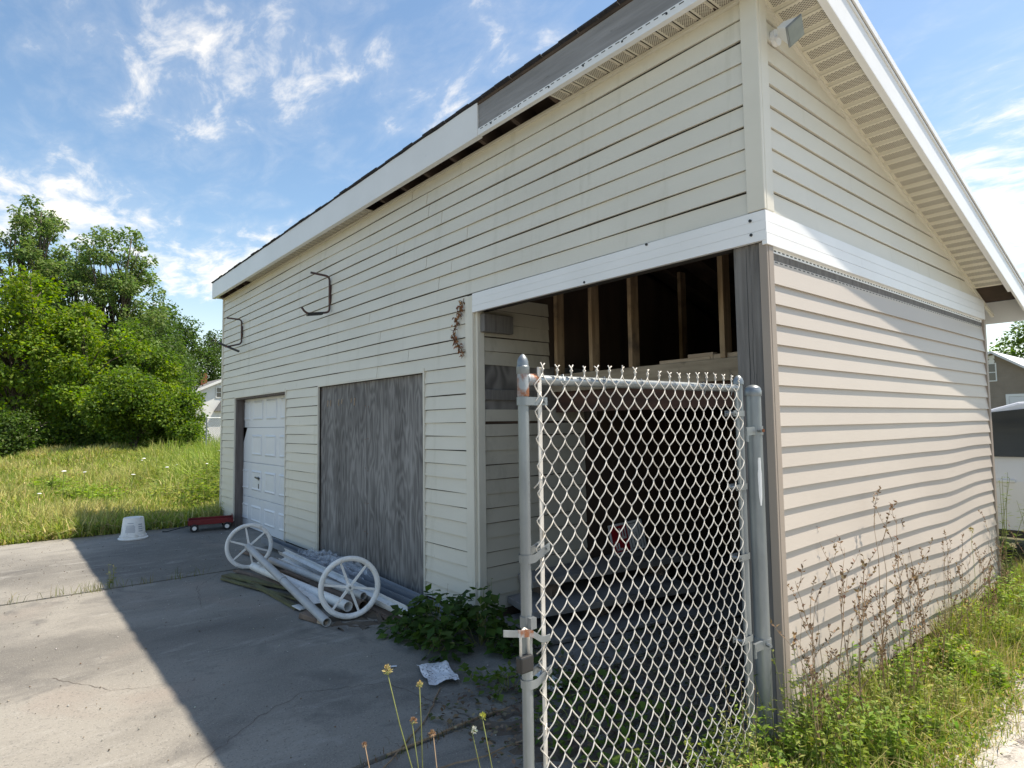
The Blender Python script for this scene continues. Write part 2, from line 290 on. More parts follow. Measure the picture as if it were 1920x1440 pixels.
# ------------------------------------------------------------------ mesh helpers
ORG = {}
class MB:
    def __init__(s): s.v = []; s.f = []; s.uv = None
    def add(s, vs, fs):
        o = len(s.v); s.v += [tuple(p) for p in vs]; s.f += [tuple(i+o for i in f) for f in fs]; return s
    def hexa(s, p):
        return s.add(p, [(0, 3, 2, 1), (4, 5, 6, 7), (0, 1, 5, 4), (1, 2, 6, 5), (2, 3, 7, 6), (3, 0, 4, 7)])
    def box(s, x0, x1, y0, y1, z0, z1):
        return s.hexa([(x0, y0, z0), (x1, y0, z0), (x1, y1, z0), (x0, y1, z0), (x0, y0, z1), (x1, y0, z1), (x1, y1, z1), (x0, y1, z1)])
    def beam(s, a, b, w, h, up=(0, 0, 1)):
        a, b = Vector(a), Vector(b); d = (b-a).normalized(); sd = d.cross(Vector(up)).normalized(); u2 = sd.cross(d)
        sd *= w/2; u2 *= h/2
        return s.hexa([a-sd-u2, a+sd-u2, a+sd+u2, a-sd+u2, b-sd-u2, b+sd-u2, b+sd+u2, b-sd+u2])
    def prism(s, poly, off):
        n = len(poly); off = Vector(off); a = [Vector(p) for p in poly]; b = [p+off for p in a]
        return s.add(a+b, [tuple(range(n))[::-1], tuple(range(n, 2*n))] + [(i, (i+1) % n, n+(i+1) % n, n+i) for i in range(n)])
    def tube(s, pts, r, n=8, cap=True, hollow=False):
        pts = [Vector(p) for p in pts]; k = len(pts); rs = r if isinstance(r, (list, tuple)) else [r]*k
        vs = []; up = None
        for i, p in enumerate(pts):
            t = (pts[min(i+1, k-1)]-pts[max(i-1, 0)]).normalized()
            if up is None:
                up = Vector((0, 0, 1)) if abs(t.z) < .9 else Vector((1, 0, 0))
            x = t.cross(up)
            if x.length < 1e-6: x = t.cross(Vector((1, .3, .2)))
            x.normalize(); y = x.cross(t); up = y
            vs += [p+(x*math.cos(2*math.pi*j/n)+y*math.sin(2*math.pi*j/n))*rs[i] for j in range(n)]
        fs = [(i*n+j, i*n+(j+1) % n, (i+1)*n+(j+1) % n, (i+1)*n+j) for i in range(k-1) for j in range(n)]
        if cap: fs += [tuple(range(n))[::-1], tuple((k-1)*n+j for j in range(n))]
        return s.add(vs, fs)
    def lathe(s, prof, c=(0, 0, 0), axis=(0, 0, 1), n=20):
        ax = Vector(axis).normalized(); x = ax.orthogonal().normalized(); y = ax.cross(x); c = Vector(c)
        vs = [c+ax*z+(x*math.cos(2*math.pi*j/n)+y*math.sin(2*math.pi*j/n))*r for r, z in prof for j in range(n)]
        k = len(prof)
        return s.add(vs, [(i*n+j, i*n+(j+1) % n, (i+1)*n+(j+1) % n, (i+1)*n+j) for i in range(k-1) for j in range(n)])
    def build(s, name, m, parent=None, smooth=False, bevel=0, org=None, kind=None):
        o3 = Vector(ORG.get(parent.name, (0, 0, 0))) if parent else Vector(org or (0, 0, 0))
        me = bpy.data.meshes.new(name); me.from_pydata([tuple(Vector(p)-o3) for p in s.v], [], s.f); me.validate(); 
        bm = bmesh.new(); bm.from_mesh(me); bmesh.ops.recalc_face_normals(bm, faces=bm.faces[:]); bm.to_mesh(me); bm.free()
        if s.uv:
            uvl = me.uv_layers.new(name='UVMap')
            for lp in me.loops: uvl.data[lp.index].uv = s.uv[lp.vertex_index]
        if m is not None: me.materials.append(M[m] if isinstance(m, str) else m)
        if smooth:
            me.polygons.foreach_set('use_smooth', [True]*len(me.polygons))
        o = bpy.data.objects.new(name, me); COL.objects.link(o)
        if parent: o.parent = parent
        elif org: o.location = o3
        ORG[o.name] = tuple(o3)
        if smooth == 'auto':
            md = o.modifiers.new('es', 'EDGE_SPLIT'); md.split_angle = R(40)
        if bevel:
            md = o.modifiers.new('bv', 'BEVEL'); md.width = bevel; md.segments = 2; md.limit_method = 'ANGLE'; md.angle_limit = R(40)
        if kind: o['kind'] = kind
        return o
def tag(o, label, cat, group=None, kind=None):
    if label: o['label'] = label
    if cat: o['category'] = cat
    if group: o['group'] = group
    if kind: o['kind'] = kind
    return o
def thing(name, loc, label, cat, group=None):
    o = bpy.data.objects.new(name, None); COL.objects.link(o); o.location = loc; o.empty_display_size = .2
    ORG[o.name] = tuple(loc); return tag(o, label, cat, group)
def struct(o): o['kind'] = 'structure'; return o
def npmesh(name, V, T, C, m, parent=None, kind=None, org=None):
    """triangle soup from numpy arrays with a colour per vertex"""
    o3 = np.array(ORG.get(parent.name, (0, 0, 0)) if parent else (org or (0, 0, 0)), float)
    me = bpy.data.meshes.new(name); nv, nt = len(V), len(T)
    me.vertices.add(nv); me.vertices.foreach_set('co', (np.asarray(V, float)-o3).astype(np.float32).ravel())
    me.loops.add(nt*3); me.loops.foreach_set('vertex_index', np.asarray(T, np.int32).ravel())
    me.polygons.add(nt); me.polygons.foreach_set('loop_start', np.arange(0, nt*3, 3, dtype=np.int32))
    me.update(calc_edges=True); me.validate()
    ca = me.color_attributes.new('Col', 'FLOAT_COLOR', 'POINT')
    ca.data.foreach_set('color', np.concatenate([np.clip(C, 0, 1), np.ones((nv, 1))], 1).astype(np.float32).ravel())
    me.materials.append(M[m])
    o = bpy.data.objects.new(name, me); COL.objects.link(o)
    if parent: o.parent = parent
    elif org: o.location = o3
    ORG[o.name] = tuple(o3)
    if kind: o['kind'] = kind
    return o
def unit(a): return a/np.maximum(np.linalg.norm(a, axis=-1, keepdims=True), 1e-9)
def leaves(P, L, Wd, C, updir=.35, fold=.25, D=None):
    """P (n,3) points, L/Wd (n) leaf length/width, C (n,3) colours -> V,T,C"""
    n = len(P)
    d = unit(rng.normal(size=(n, 3))) if D is None else unit(D)
    nn = unit(rng.normal(size=(n, 3))+np.array([0, 0, updir*3]))
    s = unit(np.cross(d, nn)); nn = np.cross(s, d)
    a = P; b = P+d*(L*.45)[:, None]+s*(Wd*.5)[:, None]+nn*(fold*Wd)[:, None]
    c = P+d*L[:, None]; e = P+d*(L*.45)[:, None]-s*(Wd*.5)[:, None]+nn*(fold*Wd)[:, None]
    V = np.stack([a, b, c, e], 1).reshape(-1, 3)
    i = np.arange(n)*4
    T = np.concatenate([np.stack([i, i+1, i+2], 1), np.stack([i, i+2, i+3], 1)])
    return V, T, np.repeat(C, 4, 0)
def blades(P, H, Wd, C, lean=.35, tipcol=None):
    n = len(P); a = rng.uniform(0, 2*np.pi, n); s = np.stack([np.cos(a), np.sin(a), np.zeros(n)], 1)
    b = rng.uniform(0, 2*np.pi, n); ln = np.stack([np.cos(b), np.sin(b), np.zeros(n)], 1)*(np.abs(rng.normal(size=n))*lean*H)[:, None]
    up = np.array([0, 0, 1.])
    mid = P+ln*.3+up*(H*.55)[:, None]; tip = P+ln+up*(H*np.sqrt(np.clip(1-(np.linalg.norm(ln, axis=1)/np.maximum(H, 1e-6))**2*.5, .2, 1)))[:, None]
    h = (Wd*.5)[:, None]
    V = np.stack([P-s*h, P+s*h, mid-s*h*.8, mid+s*h*.8, tip], 1).reshape(-1, 3)
    i = np.arange(n)*5
    T = np.concatenate([np.stack([i, i+1, i+3], 1), np.stack([i, i+3, i+2], 1), np.stack([i+2, i+3, i+4], 1)])
    CC = np.repeat(C, 5, 0)
    return V, T, CC
def merge(parts):
    V, T, C = [], [], []; o = 0
    for v, t, c in parts: V.append(v); T.append(t+o); C.append(c); o += len(v)
    return np.concatenate(V), np.concatenate(T), np.concatenate(C)
def vary(n, cols, wts=None, jit=.18):
    cols = np.array(cols, float); k = rng.choice(len(cols), n, p=wts)
    return cols[k]*(1+rng.normal(size=(n, 1))*jit)*(1+rng.normal(size=(n, 3))*.06)
def smoothstep(a, b, x):
    t = np.clip((x-a)/(b-a), 0, 1); return t*t*(3-2*t)

# ================================================================== the setting
GZ = -0.12                       # field level;  slab top = -0.08
def terrain():
    m = MB(); m.box(-700, 500, -500, 700, GZ-.5, GZ); return struct(m.build('ground', 'earth'))
terrain()
SLZ = -0.08
def slab_panel(x0, x1, y0, y1, dz=0.0):
    """concrete panel with worn, uneven edges"""
    m = MB(); ny = 60; pts = []
    rr = random.Random(int(abs(x0*100)))
    ys = [y0+(y1-y0)*i/ny for i in range(ny+1)]
    L = [(x0+rr.uniform(0, .012), y) for y in ys]; Rr = [(x1-rr.uniform(0, .012), y) for y in ys]
    vs = [(p[0], p[1], SLZ+dz) for p in L]+[(p[0], p[1], SLZ+dz) for p in Rr]+[(p[0], p[1], GZ-.05) for p in L]+[(p[0], p[1], GZ-.05) for p in Rr]
    n = ny+1; fs = []
    for i in range(ny):
        fs += [(i, n+i, n+i+1, i+1), (i, i+1, 2*n+i+1, 2*n+i), (n+i, 3*n+i, 3*n+i+1, n+i+1)]
    fs += [(0, 2*n, 3*n, n), (ny, n+ny, 3*n+ny, 2*n+ny)]
    m.add(vs, fs)
    return struct(m.build('concrete_slab', 'slab'))
slabs = [slab_panel(-9.42, -5.72, -9, 3.6)]
slabs.append(slab_panel(-5.705, -1.205, -9, 3.6, -.004))
slabs.append(slab_panel(-1.19, -0.06, -9, 3.6, -.012))
def crack(par, z, pts, w, seed):
    rr = random.Random(seed); P = []
    for a, c in zip(pts[:-1], pts[1:]):
        k = max(3, int(math.hypot(c[0]-a[0], c[1]-a[1])/.035))
        for i in range(k): t = i/k; P.append((a[0]+(c[0]-a[0])*t+rr.gauss(0, .008), a[1]+(c[1]-a[1])*t+rr.gauss(0, .008)))
    P.append(pts[-1]); A = []; B = []
    for i, p in enumerate(P):
        q = P[min(i+1, len(P)-1)]; o = P[max(i-1, 0)]; dx, dy = q[0]-o[0], q[1]-o[1]; L = math.hypot(dx, dy) or 1; ww = w*rr.uniform(.25, 1)*(1-.7*i/len(P))
        A.append((p[0]-dy/L*ww, p[1]+dx/L*ww, z)); B.append((p[0]+dy/L*ww, p[1]-dx/L*ww, z))
    n = len(P); b = MB(); b.add(A+B, [(i, n+i, n+i+1, i+1) for i in range(n-1)]); b.build('crack', 'soil', par)
crack(slabs[1], SLZ-.0025, [(-1.21, -.92), (-1.95, -1.05), (-2.14, -1.50), (-1.98, -1.80), (-1.62, -2.25)], .0045, 1)
crack(slabs[1], SLZ-.0025, [(-5.70, -1.0), (-5.2, -1.35), (-4.4, -1.5), (-3.9, -1.42)], .004, 2)
crack(slabs[1], SLZ-.0025, [(-3.4, -2.6), (-2.9, -2.3), (-2.75, -1.9)], .003, 3)
crack(slabs[0], SLZ+.0015, [(-5.73, -1.42), (-6.3, -1.3), (-6.9, -.9), (-7.2, -.3)], .004, 4)
g = MB(); g.box(.30, 9, -9, 4.2, GZ-.1, GZ+.012); struct(g.build('gravel_drive', 'gravel'))

# ================================================================== the shed
L0, D0, ZT, SL = -9.60, 3.86, 3.655, 0.296      # left end, depth, eave soffit height, roof slope
XA = -2.44                                       # left edge of the open bay
shed = thing('shed', (-4.8, 1.9, SLZ), 'cream sided shed with boarded openings, open end bay and patchy eave trim', 'shed')
def soff(y): return 3.64-SL*y

def lap(parent, m, o, du, nrm, u0, u1, z, h, p, u1top=None, u0top=None, wave=None, name='siding_board', seg=1, gr=.0050):
    """one lap of siding: o origin, du direction along wall, nrm outward; tilted face, lower lip standing p proud"""
    o, du, nrm = Vector(o), Vector(du), Vector(nrm); b = MB()
    u1top = u1 if u1top is None else u1top; u0top = u0 if u0top is None else u0top
    prof = [(p, 0.0), (p*.16, h-gr), (-.004, h-gr), (-.004, .002), (p-.004, .0005)]
    vs = []
    for i in range(seg+1):
        t = i/seg
        for q, (off, zz) in enumerate(prof):
            ut = zz/h; uu = (u0+(u0top-u0)*ut)*(1-t)+(u1+(u1top-u1)*ut)*t
            dzz, dn = wave(uu, z+zz) if wave else (0, 0)
            vs.append(o+du*uu+nrm*(off+dn*1)+Vector((0, 0, z+zz+dzz)))
    k = len(prof); fs = []
    for i in range(seg):
        for q in range(k): fs.append((i*k+q, i*k+(q+1) % k, (i+1)*k+(q+1) % k, (i+1)*k+q))
    fs += [tuple(range(k)), tuple(seg*k+q for q in range(k))[::-1]]
    b.add(vs, fs)
    return b.build(name, m, parent)

# ---- front wall (plane y = 0, facing -y)
fw = MB()
for x0, x1, z0, z1 in ((L0+.02, -8.85, -.02, 3.62), (-8.85, -6.60, 1.945, 3.62), (-6.60, -5.52, -.02, 3.62), (-5.52, -3.18, 1.945, 3.62), (-3.18, XA-.01, -.02, 3.62), (XA-.01, -.03, 2.37, 3.62)):
    fw.box(x0, x1, .006, .11, z0, z1)
front = fw.build('front_wall', 'sheath', shed)
H1 = 0.1143; P1 = .0140
for k in range(32):
    z = k*H1
    segs = [(L0+.03, -8.86), (-6.59, -5.53), (-3.165, XA-.085)] if z < 1.93 else ([(L0+.03, XA-.085)] if z < 2.50 else [(L0+.03, -.068)])
    for a, b_ in segs:
        cuts = [a]
        x = a+random.uniform(1.6, 3.66)
        while b_-a > 3 and x < b_-.8: cuts.append(x); x += 3.66
        cuts.append(b_)
        for i in range(len(cuts)-1):
            wv = lambda u, zz, s=k*1.7, i=i: (.0022*math.sin(u*1.9+s)+.0015*math.sin(u*4.3+s*2), .0015*math.sin(u*3.1+s)+(i % 2)*.0018)
            lap(front, 'cream', (0, 0, 0), (1, 0, 0), (0, -1, 0), cuts[i]+(.002 if i else 0), cuts[i+1]-(0 if i == len(cuts)-2 else .002), z, H1, P1, wave=wv, seg=max(2, int((cuts[i+1]-cuts[i])/.5)))
# trim on the front
def part(name, m, parent, fn, **kw):
    b = MB(); fn(b); return b.build(name, m, parent, **kw)
part('corner_trim', 'cream', shed, lambda b: (b.box(L0-.005, L0+.032, -.022, .0, -.01, 3.64), b.box(L0-.02, L0-.004, -.022, .08, -.01, 3.62)), bevel=.003)
def cb(b):
    b.box(XA-.088, XA+.012, -.024, .004, -.02, 2.498)           # front face
    b.box(XA-.004, XA+.040, .004, .075, -.02, 2.498)            # return into the bay
part('corner_trim', 'cream', shed, cb, bevel=.004)
part('corner_trim', 'cream', shed, lambda b: (b.box(-.072, .022, -.024, -.001, 2.512, 3.64), b.box(.001, .0225, -.001, .075, 2.512, 3.62)), bevel=.004)
def jtrim(x0, x1, z0, z1): part('opening_trim', 'cream', shed, lambda b: b.box(x0, x1, -.02, .004, z0, z1), bevel=.002)
jtrim(-8.862, -8.845, 0, 1.944); jtrim(-6.606, -6.588, -.02, 1.97)
jtrim(-5.532, -5.518, -.02, 1.944); jtrim(-3.188, -3.166, -.06, 1.97)
part('header_trim', 'cream', shed, lambda b: b.box(-8.845, -6.606, -.016, .004, 1.930, 1.944)); part('header_trim', 'cream', shed, lambda b: b.box(-5.518, -3.188, -.016, .004, 1.930, 1.944))
def band(b):
    z0, z1 = 2.356, 2.508; t = (z1-z0)/3
    for i in range(3):
        b.box(XA+.014, .024, -.027+.001*i, -.002, z0+i*t+(.0015 if i else 0), z0+(i+1)*t-.0015)
    b.box(XA+.016, .022, -.0235, -.004, z0+.001, z1-.001)
part('white_band', 'white', shed, band)
for (x, z) in ((-.055, 2.468), (-.052, 2.395), (-.70, 2.50), (-1.2, 2.37)):
    part('screw', 'black', shed, lambda b: b.lathe([(.0, -.003), (.008, -.003), (.008, .004)], (x, -.0285, z), (0, 1, 0), 8))
def bandg(b):
    z0, z1 = 2.335, 2.508; t = (z1-z0)/3
    for i in range(3):
        b.box(.002, .027-.001*i, .026-.05, D0-.02, z0+i*t+(.0015 if i else 0), z0+(i+1)*t-.0015)
    b.box(.003, .0225, -.022, D0-.022, z0+.001, z1-.001)
part('white_band', 'white', shed, bandg)
# foundation strip under the siding
for x0, x1 in ((L0+.01, -8.86), (-6.59, -5.53), (-3.165, XA+.03)):
    part('foundation', 'concrete_found', shed, lambda b: b.box(x0, x1, .012, .2, SLZ-.2, -.012))
part('foundation', 'concrete_found', shed, lambda b: b.box(-.20, -.012, .15, D0-.03, SLZ-.3, -.012))
# left and back walls
lw = part('left_wall', 'sheath', shed, lambda b: b.prism([(L0+.02, .02, -.1), (L0+.02, D0-.02, -.1), (L0+.02, D0-.02, soff(D0)), (L0+.02, .02, 3.63)], (.09, 0, 0)))
for k in range(32):
    z = k*H1; ye = min(D0, (3.64-z)/SL); yt = min(D0, (3.64-z-H1)/SL)
    if yt < .05: continue
    lap(lw, 'cream', (L0+.015, 0, 0), (0, 1, 0), (-1, 0, 0), .0, ye, z, H1, .006, u1top=yt)
bw = part('back_wall', 'sheath', shed, lambda b: b.box(L0+.02, -.02, D0-.11, D0-.02, -.1, 2.46))
for k in range(21): lap(bw, 'cream', (0, D0-.015, 0), (1, 0, 0), (0, 1, 0), L0, .0, k*H1, H1, .01)

# ---- gable wall (plane x = 0, facing +x)
gw = MB()
gw.prism([(-.012, .02, 2.30), (-.012, D0-.03, 2.30), (-.012, D0-.03, soff(D0)), (-.012, .02, 3.63)], (-.09, 0, 0))
gu = gw.build('gable_upper_wall', 'sheath', shed)
for k in range(11):
    z = 2.512+k*H1; ye = min(D0-.02, (3.632-z)/SL); yt = min(D0-.02, (3.632-z-H1)/SL)
    if ye < .1: continue
    yt = max(yt, .076)
    lap(gu, 'cream', (0, 0, 0), (0, 1, 0), (1, 0, 0), .076, ye, z, H1, P1, u1top=yt, seg=4, wave=lambda u, zz, s=k: (.002*math.sin(u*2.1+s), .001*math.sin(u*3+s)))
gl = part('gable_lower_wall', 'sheath', shed, lambda b: b.box(-.10, -.008, .145, D0-.03, -.05, 2.30))
H2 = .1016
def buckle(u, z):
    w = smoothstep(1.75, .25, z)
    d = -.028*math.exp(-((u-2.62)/.42)**2)*w + .012*math.exp(-((u-3.35)/.35)**2)*w - .006*math.sin(u*2.3+z*3)*w
    n = .013*math.exp(-((u-2.9)/.5)**2)*w*math.sin(z*6) + .003*math.sin(u*4+z*9)*w
    return float(d), float(n)
for k in range(22):
    z = 2.1481-7*H2-14*H2+k*H2 + 0.0
    if z < -.03: continue
    lap(gl, 'tan', (0, 0, 0), (0, 1, 0), (1, 0, 0), .052, D0-.038, z, H2, .0175, wave=buckle, seg=26, gr=-.006)
part('nail_hem', 'white', shed, lambda b: b.box(.001, .004, .06, D0-.04, 2.310, 2.336))
def slots(b):
    y = .085
    while y < D0-.1: b.box(.0035, .0052, y, y+.022, 2.318, 2.324); y += .044
part('hem_slots', 'black', shed, slots, kind='stuff')
part('nail_hem', 'tan', shed, lambda b: b.box(.001, .004, .06, D0-.04, 2.2505, 2.272))
def slots2(b):
    y = .095
    while y < D0-.1: b.box(.0035, .0052, y, y+.026, 2.262, 2.267); y += .05
part('hem_slots', 'black', shed, slots2, kind='stuff')
part('wall_strip', 'grey_wood', shed, lambda b: b.box(-.008, .0005, .06, D0-.04, 2.24, 2.335))
part('corner_trim', 'trim_tan', shed, lambda b: (b.box(.000, .020, .004, .052, -.06, 2.352), b.box(-.024, .018, -.012, .004, -.06, 2.352)), bevel=.003)
part('corner_trim', 'trim_tan', shed, lambda b: (b.box(.0, .022, D0-.04, D0-.002, -.03, 2.50), b.box(-.02, .022, D0-.002, D0+.014, -.03, 2.46)), bevel=.003)
# ---- corner post of the open bay
cp = MB(); cp.box(-.172, -.028, .004, .140, SLZ-.1, 2.36)
cpo = cp.build('corner_post', 'grey_wood', shed, bevel=.006)
# drying cracks: thin dark wedges let into the post face
for (x, z0, z1, w, s) in ((-.112, .25, 2.34, .0045, .012), (-.060, .05, 1.7, .003, -.01), (-.085, 1.2, 2.2, .002, .006)):
    b = MB(); n = 14; rr = random.Random(3)
    A = []; B = []
    for i in range(n+1):
        t = i/n; z = z0+(z1-z0)*t; xx = x+s*t+rr.uniform(-.0025, .0025); ww = w*(.35+.65*math.sin(math.pi*t))
        A.append((xx-ww/2, .0025, z)); B.append((xx+ww/2, .0025, z))
    b.add(A+B, [(i, n+1+i, n+2+i, i+1) for i in range(n)]); b.build('drying_crack', 'black', cpo)

# ---- garage door (recessed)
gdoor = part('garage_door', 'inner', shed, lambda b: b.box(-9.10, -6.40, .175, .185, SLZ-.02, 2.0))
zs = [SLZ+.005, .395, .925, 1.462, 1.985]
for i in range(4):
    b = MB(); z0, z1 = zs[i]+.002, zs[i+1]-.002
    xl0 = -9.08; xl1 = -9.08
    if i == 2: xl1 = -8.66
    y = .125 + (0.012 if i == 3 else 0)
    tilt = 0
    b.hexa([(xl0, y, z0), (-6.42, y, z0), (-6.42, y+.035, z0), (xl0, y+.035, z0), (xl1, y+tilt, z1), (-6.42, y, z1), (-6.42, y+.035, z1), (xl1, y+.035+tilt, z1)])
    sec = b.build('door_section', 'door_white', gdoor, bevel=.004)
    for j in range(4):
        x0 = -9.0+j*.6; x1 = x0+.45
        if i == 2 and j == 0: continue
        a0, a1 = z0+.11, z1-.11; pb = MB(); yy = y
        # raised panel: sunk moulding frame then a proud field
        def ring(x0, x1, a0, a1, yA, ins, yB):
            o = [(x0, yA, a0), (x1, yA, a0), (x1, yA, a1), (x0, yA, a1)]; q = [(x0+ins, yB, a0+ins), (x1-ins, yB, a0+ins), (x1-ins, yB, a1-ins), (x0+ins, yB, a1-ins)]
            return o, q
        ty = (lambda z: tilt*(z-z0)/(z1-z0)*max(0., 1.-(x0+9.0)/2.6))
        o, q = ring(x0, x1, a0, a1, yy-.0015, .022, yy-.013); q2 = [(p[0]+(.02 if s in (0, 3) else -.02), yy-.006, p[2]+(.02 if s in (0, 1) else -.02)) for s, p in enumerate(q)]
        vs = [(p[0], p[1]+ty(p[2]), p[2]) for p in o+q+q2]
        pb.add(vs, [(s, (s+1) % 4, 4+(s+1) % 4, 4+s) for s in range(4)]+[(4+s, 4+(s+1) % 4, 8+(s+1) % 4, 8+s) for s in range(4)]+[(8, 9, 10, 11)])
        pb.build('raised_panel', 'door_white', sec)
hd = MB(); hd.lathe([(0, -.02), (.028, -.02), (.028, .002)], (-8.06, .115, .70), (0, -1, 0), 12); hd.beam((-8.15, .095, .715), (-7.98, .095, .70), .018, .018); hd.box(-8.065, -8.05, .112, .124, .55, .62)
hd.build('door_handle', 'black', gdoor)
for nm, f in (('door_jamb', lambda b: b.box(-8.846, -8.826, .004, .12, SLZ, 1.93)), ('door_jamb', lambda b: b.box(-6.626, -6.607, .004, .12, SLZ, 1.93)), ('door_header', lambda b: b.box(-8.845, -6.608, .004, .12, 1.905, 1.928))):
    part(nm, 'brown_post', shed, f, bevel=.003)
part('door_jamb', 'brown_post', shed, lambda b: b.box(-8.90, -8.83, -.035, .003, SLZ-.01, .0), bevel=.004)
# ---- plywood closing the second opening
for x0, x1 in ((-5.515, -4.352), (-4.347, -3.192)):
    sh = part('plywood_sheet', 'ply', shed, lambda b: b.box(x0, x1, .022+(x0 > -5)*.003, .04, SLZ+.012, 1.926))
    for xx in (x0+.025, x1-.025):
        for zz in (.05, .38, .70, 1.02, 1.34, 1.66, 1.90):
            nb = MB(); yy = .021+(x0 > -5)*.003; nb.lathe([(0, -.0015), (.0055, -.0010), (.0055, .002)], (xx+random.uniform(-.008, .008), yy, zz+random.uniform(-.04, .02)), (0, 1, 0), 7); nb.build('nail_head', 'rust', sh)
    if x0 < -5:
        for i, xx in enumerate((-5.28, -4.98, -4.66)):
            for s in (-.05, .03):
                nb = MB(); nb.beam((xx+s, .019, 1.70+random.uniform(-.02, .02)), (xx+s+.012, .019, 1.765), .006, .012, (0, 1, 0)); nb.build('splinter', 'palewood', sh)
part('back_board', 'inner', shed, lambda b: b.box(-5.6, -3.1, .05, .06, SLZ, 2.0))

# ---- roof
def zr(y): return 3.905-SL*(y+.19)           # roof top surface
YB = 4.30
rf = MB(); rf.prism([(L0-.02, -.183, zr(-.183)-.02), (L0-.02, YB, zr(YB)-.02), (L0-.02, YB, zr(YB)), (L0-.02, -.183, zr(-.183))], (.27-L0+.02, 0, 0))
roof = rf.build('roof', 'inner', shed)
# shingle courses with a slightly ragged front edge
nc = 14; rr = random.Random(5)
for k in range(nc):
    y0 = -.205+k*(YB+.22)/nc; y1 = y0+(YB+.22)/nc+.05; m = MB(); n = 60 if k == 0 else 1
    for i in range(n):
        xa = L0-.035+(.303-L0)*i/n; xb = L0-.035+(.303-L0)*(i+1)/n-(.0 if n == 1 else .003)
        dy = rr.uniform(-.006, .006) if k == 0 else 0; dzz = rr.uniform(-.006, .004) if k == 0 else 0
        a0, b0 = y0+dy, y1
        m.hexa([(xa, a0, zr(a0)+.001+dzz*.5), (xb, a0, zr(a0)+.001+dzz*.5), (xb, b0, zr(b0)+.004), (xa, b0, zr(b0)+.004), (xa, a0, zr(a0)+.011+dzz*.5), (xb, a0, zr(a0)+.011+dzz*.5), (xb, b0, zr(b0)+.009), (xa, b0, zr(b0)+.009)])
    m.build('shingle_course', 'shingle', roof)
# front fascia: white metal wrap on the left, bare grey board on the right
part('fascia_board', 'fascia_wood', shed, lambda b: b.box(L0+.01, .245, -.176, -.150, 3.665, 3.898))
def fasc(b):
    n = 40; rr = random.Random(9); xs = [L0-.012+(-2.115-L0+.012)*i/n for i in range(n+1)]
    top = [3.900+rr.uniform(-.005, .003) for _ in xs]
    vs = []
    for x, t in zip(xs, top): vs += [(x, -.190, 3.648), (x, -.190, t), (x, -.1775, t), (x, -.1775, 3.648)]
    b.add(vs, [(4*i+q, 4*i+(q+1) % 4, 4*i+4+(q+1) % 4, 4*i+4+q) for i in range(n) for q in range(4)]+[(0, 1, 2, 3), (4*n+3, 4*n+2, 4*n+1, 4*n)])
    b.box(L0-.010, -2.116, -.1895, -.140, 3.6365, 3.6485)
part('fascia_wrap', 'white', shed, fasc)
part('fascia_wrap', 'white', shed, lambda b: b.box(L0-.012, L0-.002, -.177, .0, 3.648, 3.84))
part('fascia_channel', 'white', shed, lambda b: (b.box(-2.114, .246, -.186, -.1765, 3.650, 3.692), b.box(-2.114, .246, -.186, -.150, 3.641, 3.650)))
def chs(b):
    x = -2.08
    while x < .2: b.box(x, x+.03, -.1875, -.1862, 3.678, 3.683); x += .055
part('channel_slots', 'black', shed, chs, kind='stuff')
for x in np.arange(-1.95, .2, .31):
    part('nail', 'black', shed, lambda b: b.lathe([(0, -.002), (.007, -.002), (.007, .003)], (x, -.187, 3.672), (0, 1, 0), 8))
# rafters seen through the gaps in the soffit
for x in np.arange(L0+.05, .1, .406):
    part('rafter', 'inner', shed, lambda b: b.prism([(x, -.148, 3.69), (x, D0+.3, zr(D0+.3)-.17), (x, D0+.3, zr(D0+.3)-.022), (x, -.148, zr(-.148)-.022)], (.038, 0, 0)))
part('soffit_channel', 'cream', shed, lambda b: b.box(L0, .0, -.030, -.0015, 3.632, 3.650))
def soffit_piece(p0, across, along, wid, leng, nrm):
    """ribbed vented soffit strip: flat vented field with a V groove at one side; uv in metres"""
    p0, ac, al, nr = Vector(p0), Vector(across), Vector(along), Vector(nrm); b = MB()
    prof = [(0, .010), (.008, .0), (wid-.026, .0), (wid-.019, .008), (wid-.011, .008), (wid-.004, .0), (wid-.0015, .0)]
    vs, uv = [], []
    for v in (0, leng):
        for a, d in prof: vs.append(p0+ac*a+al*v+nr*d); uv.append((a, v))
    for v in (0, leng):
        for a, d in prof: vs.append(p0+ac*a+al*v+nr*(d+.003)); uv.append((0, 0))
    k = len(prof)
    b.add(vs, [(i, i+1, k+i+1, k+i) for i in range(k-1)]+[(2*k+i, 3*k+i, 3*k+i+1, 2*k+i+1) for i in range(k-1)]+[(i, 2*k+i, 2*k+i+1, i+1) for i in range(k-1)]+[(k+i, k+i+1, 3*k+i+1, 3*k+i) for i in range(k-1)])
    b.uv = uv
    return b.build('soffit_panel', 'soffit', shed)
PW = .1085
x = .135
while x > -1.38-PW: soffit_piece((x, -.150, 3.652), (1, 0, 0), (0, 1, 0), PW, .125, (0, 0, 1)); x -= PW
x = -4.22
while x > -8.10: soffit_piece((x, -.150, 3.652), (1, 0, 0), (0, 1, 0), PW, .125, (0, 0, 1)); x -= PW
part('soffit_scrap', 'cream', shed, lambda b: b.prism([(-9.60, -.15, 3.653), (-9.45, -.15, 3.653), (-9.60, -.02, 3.653)], (0, 0, .004)))
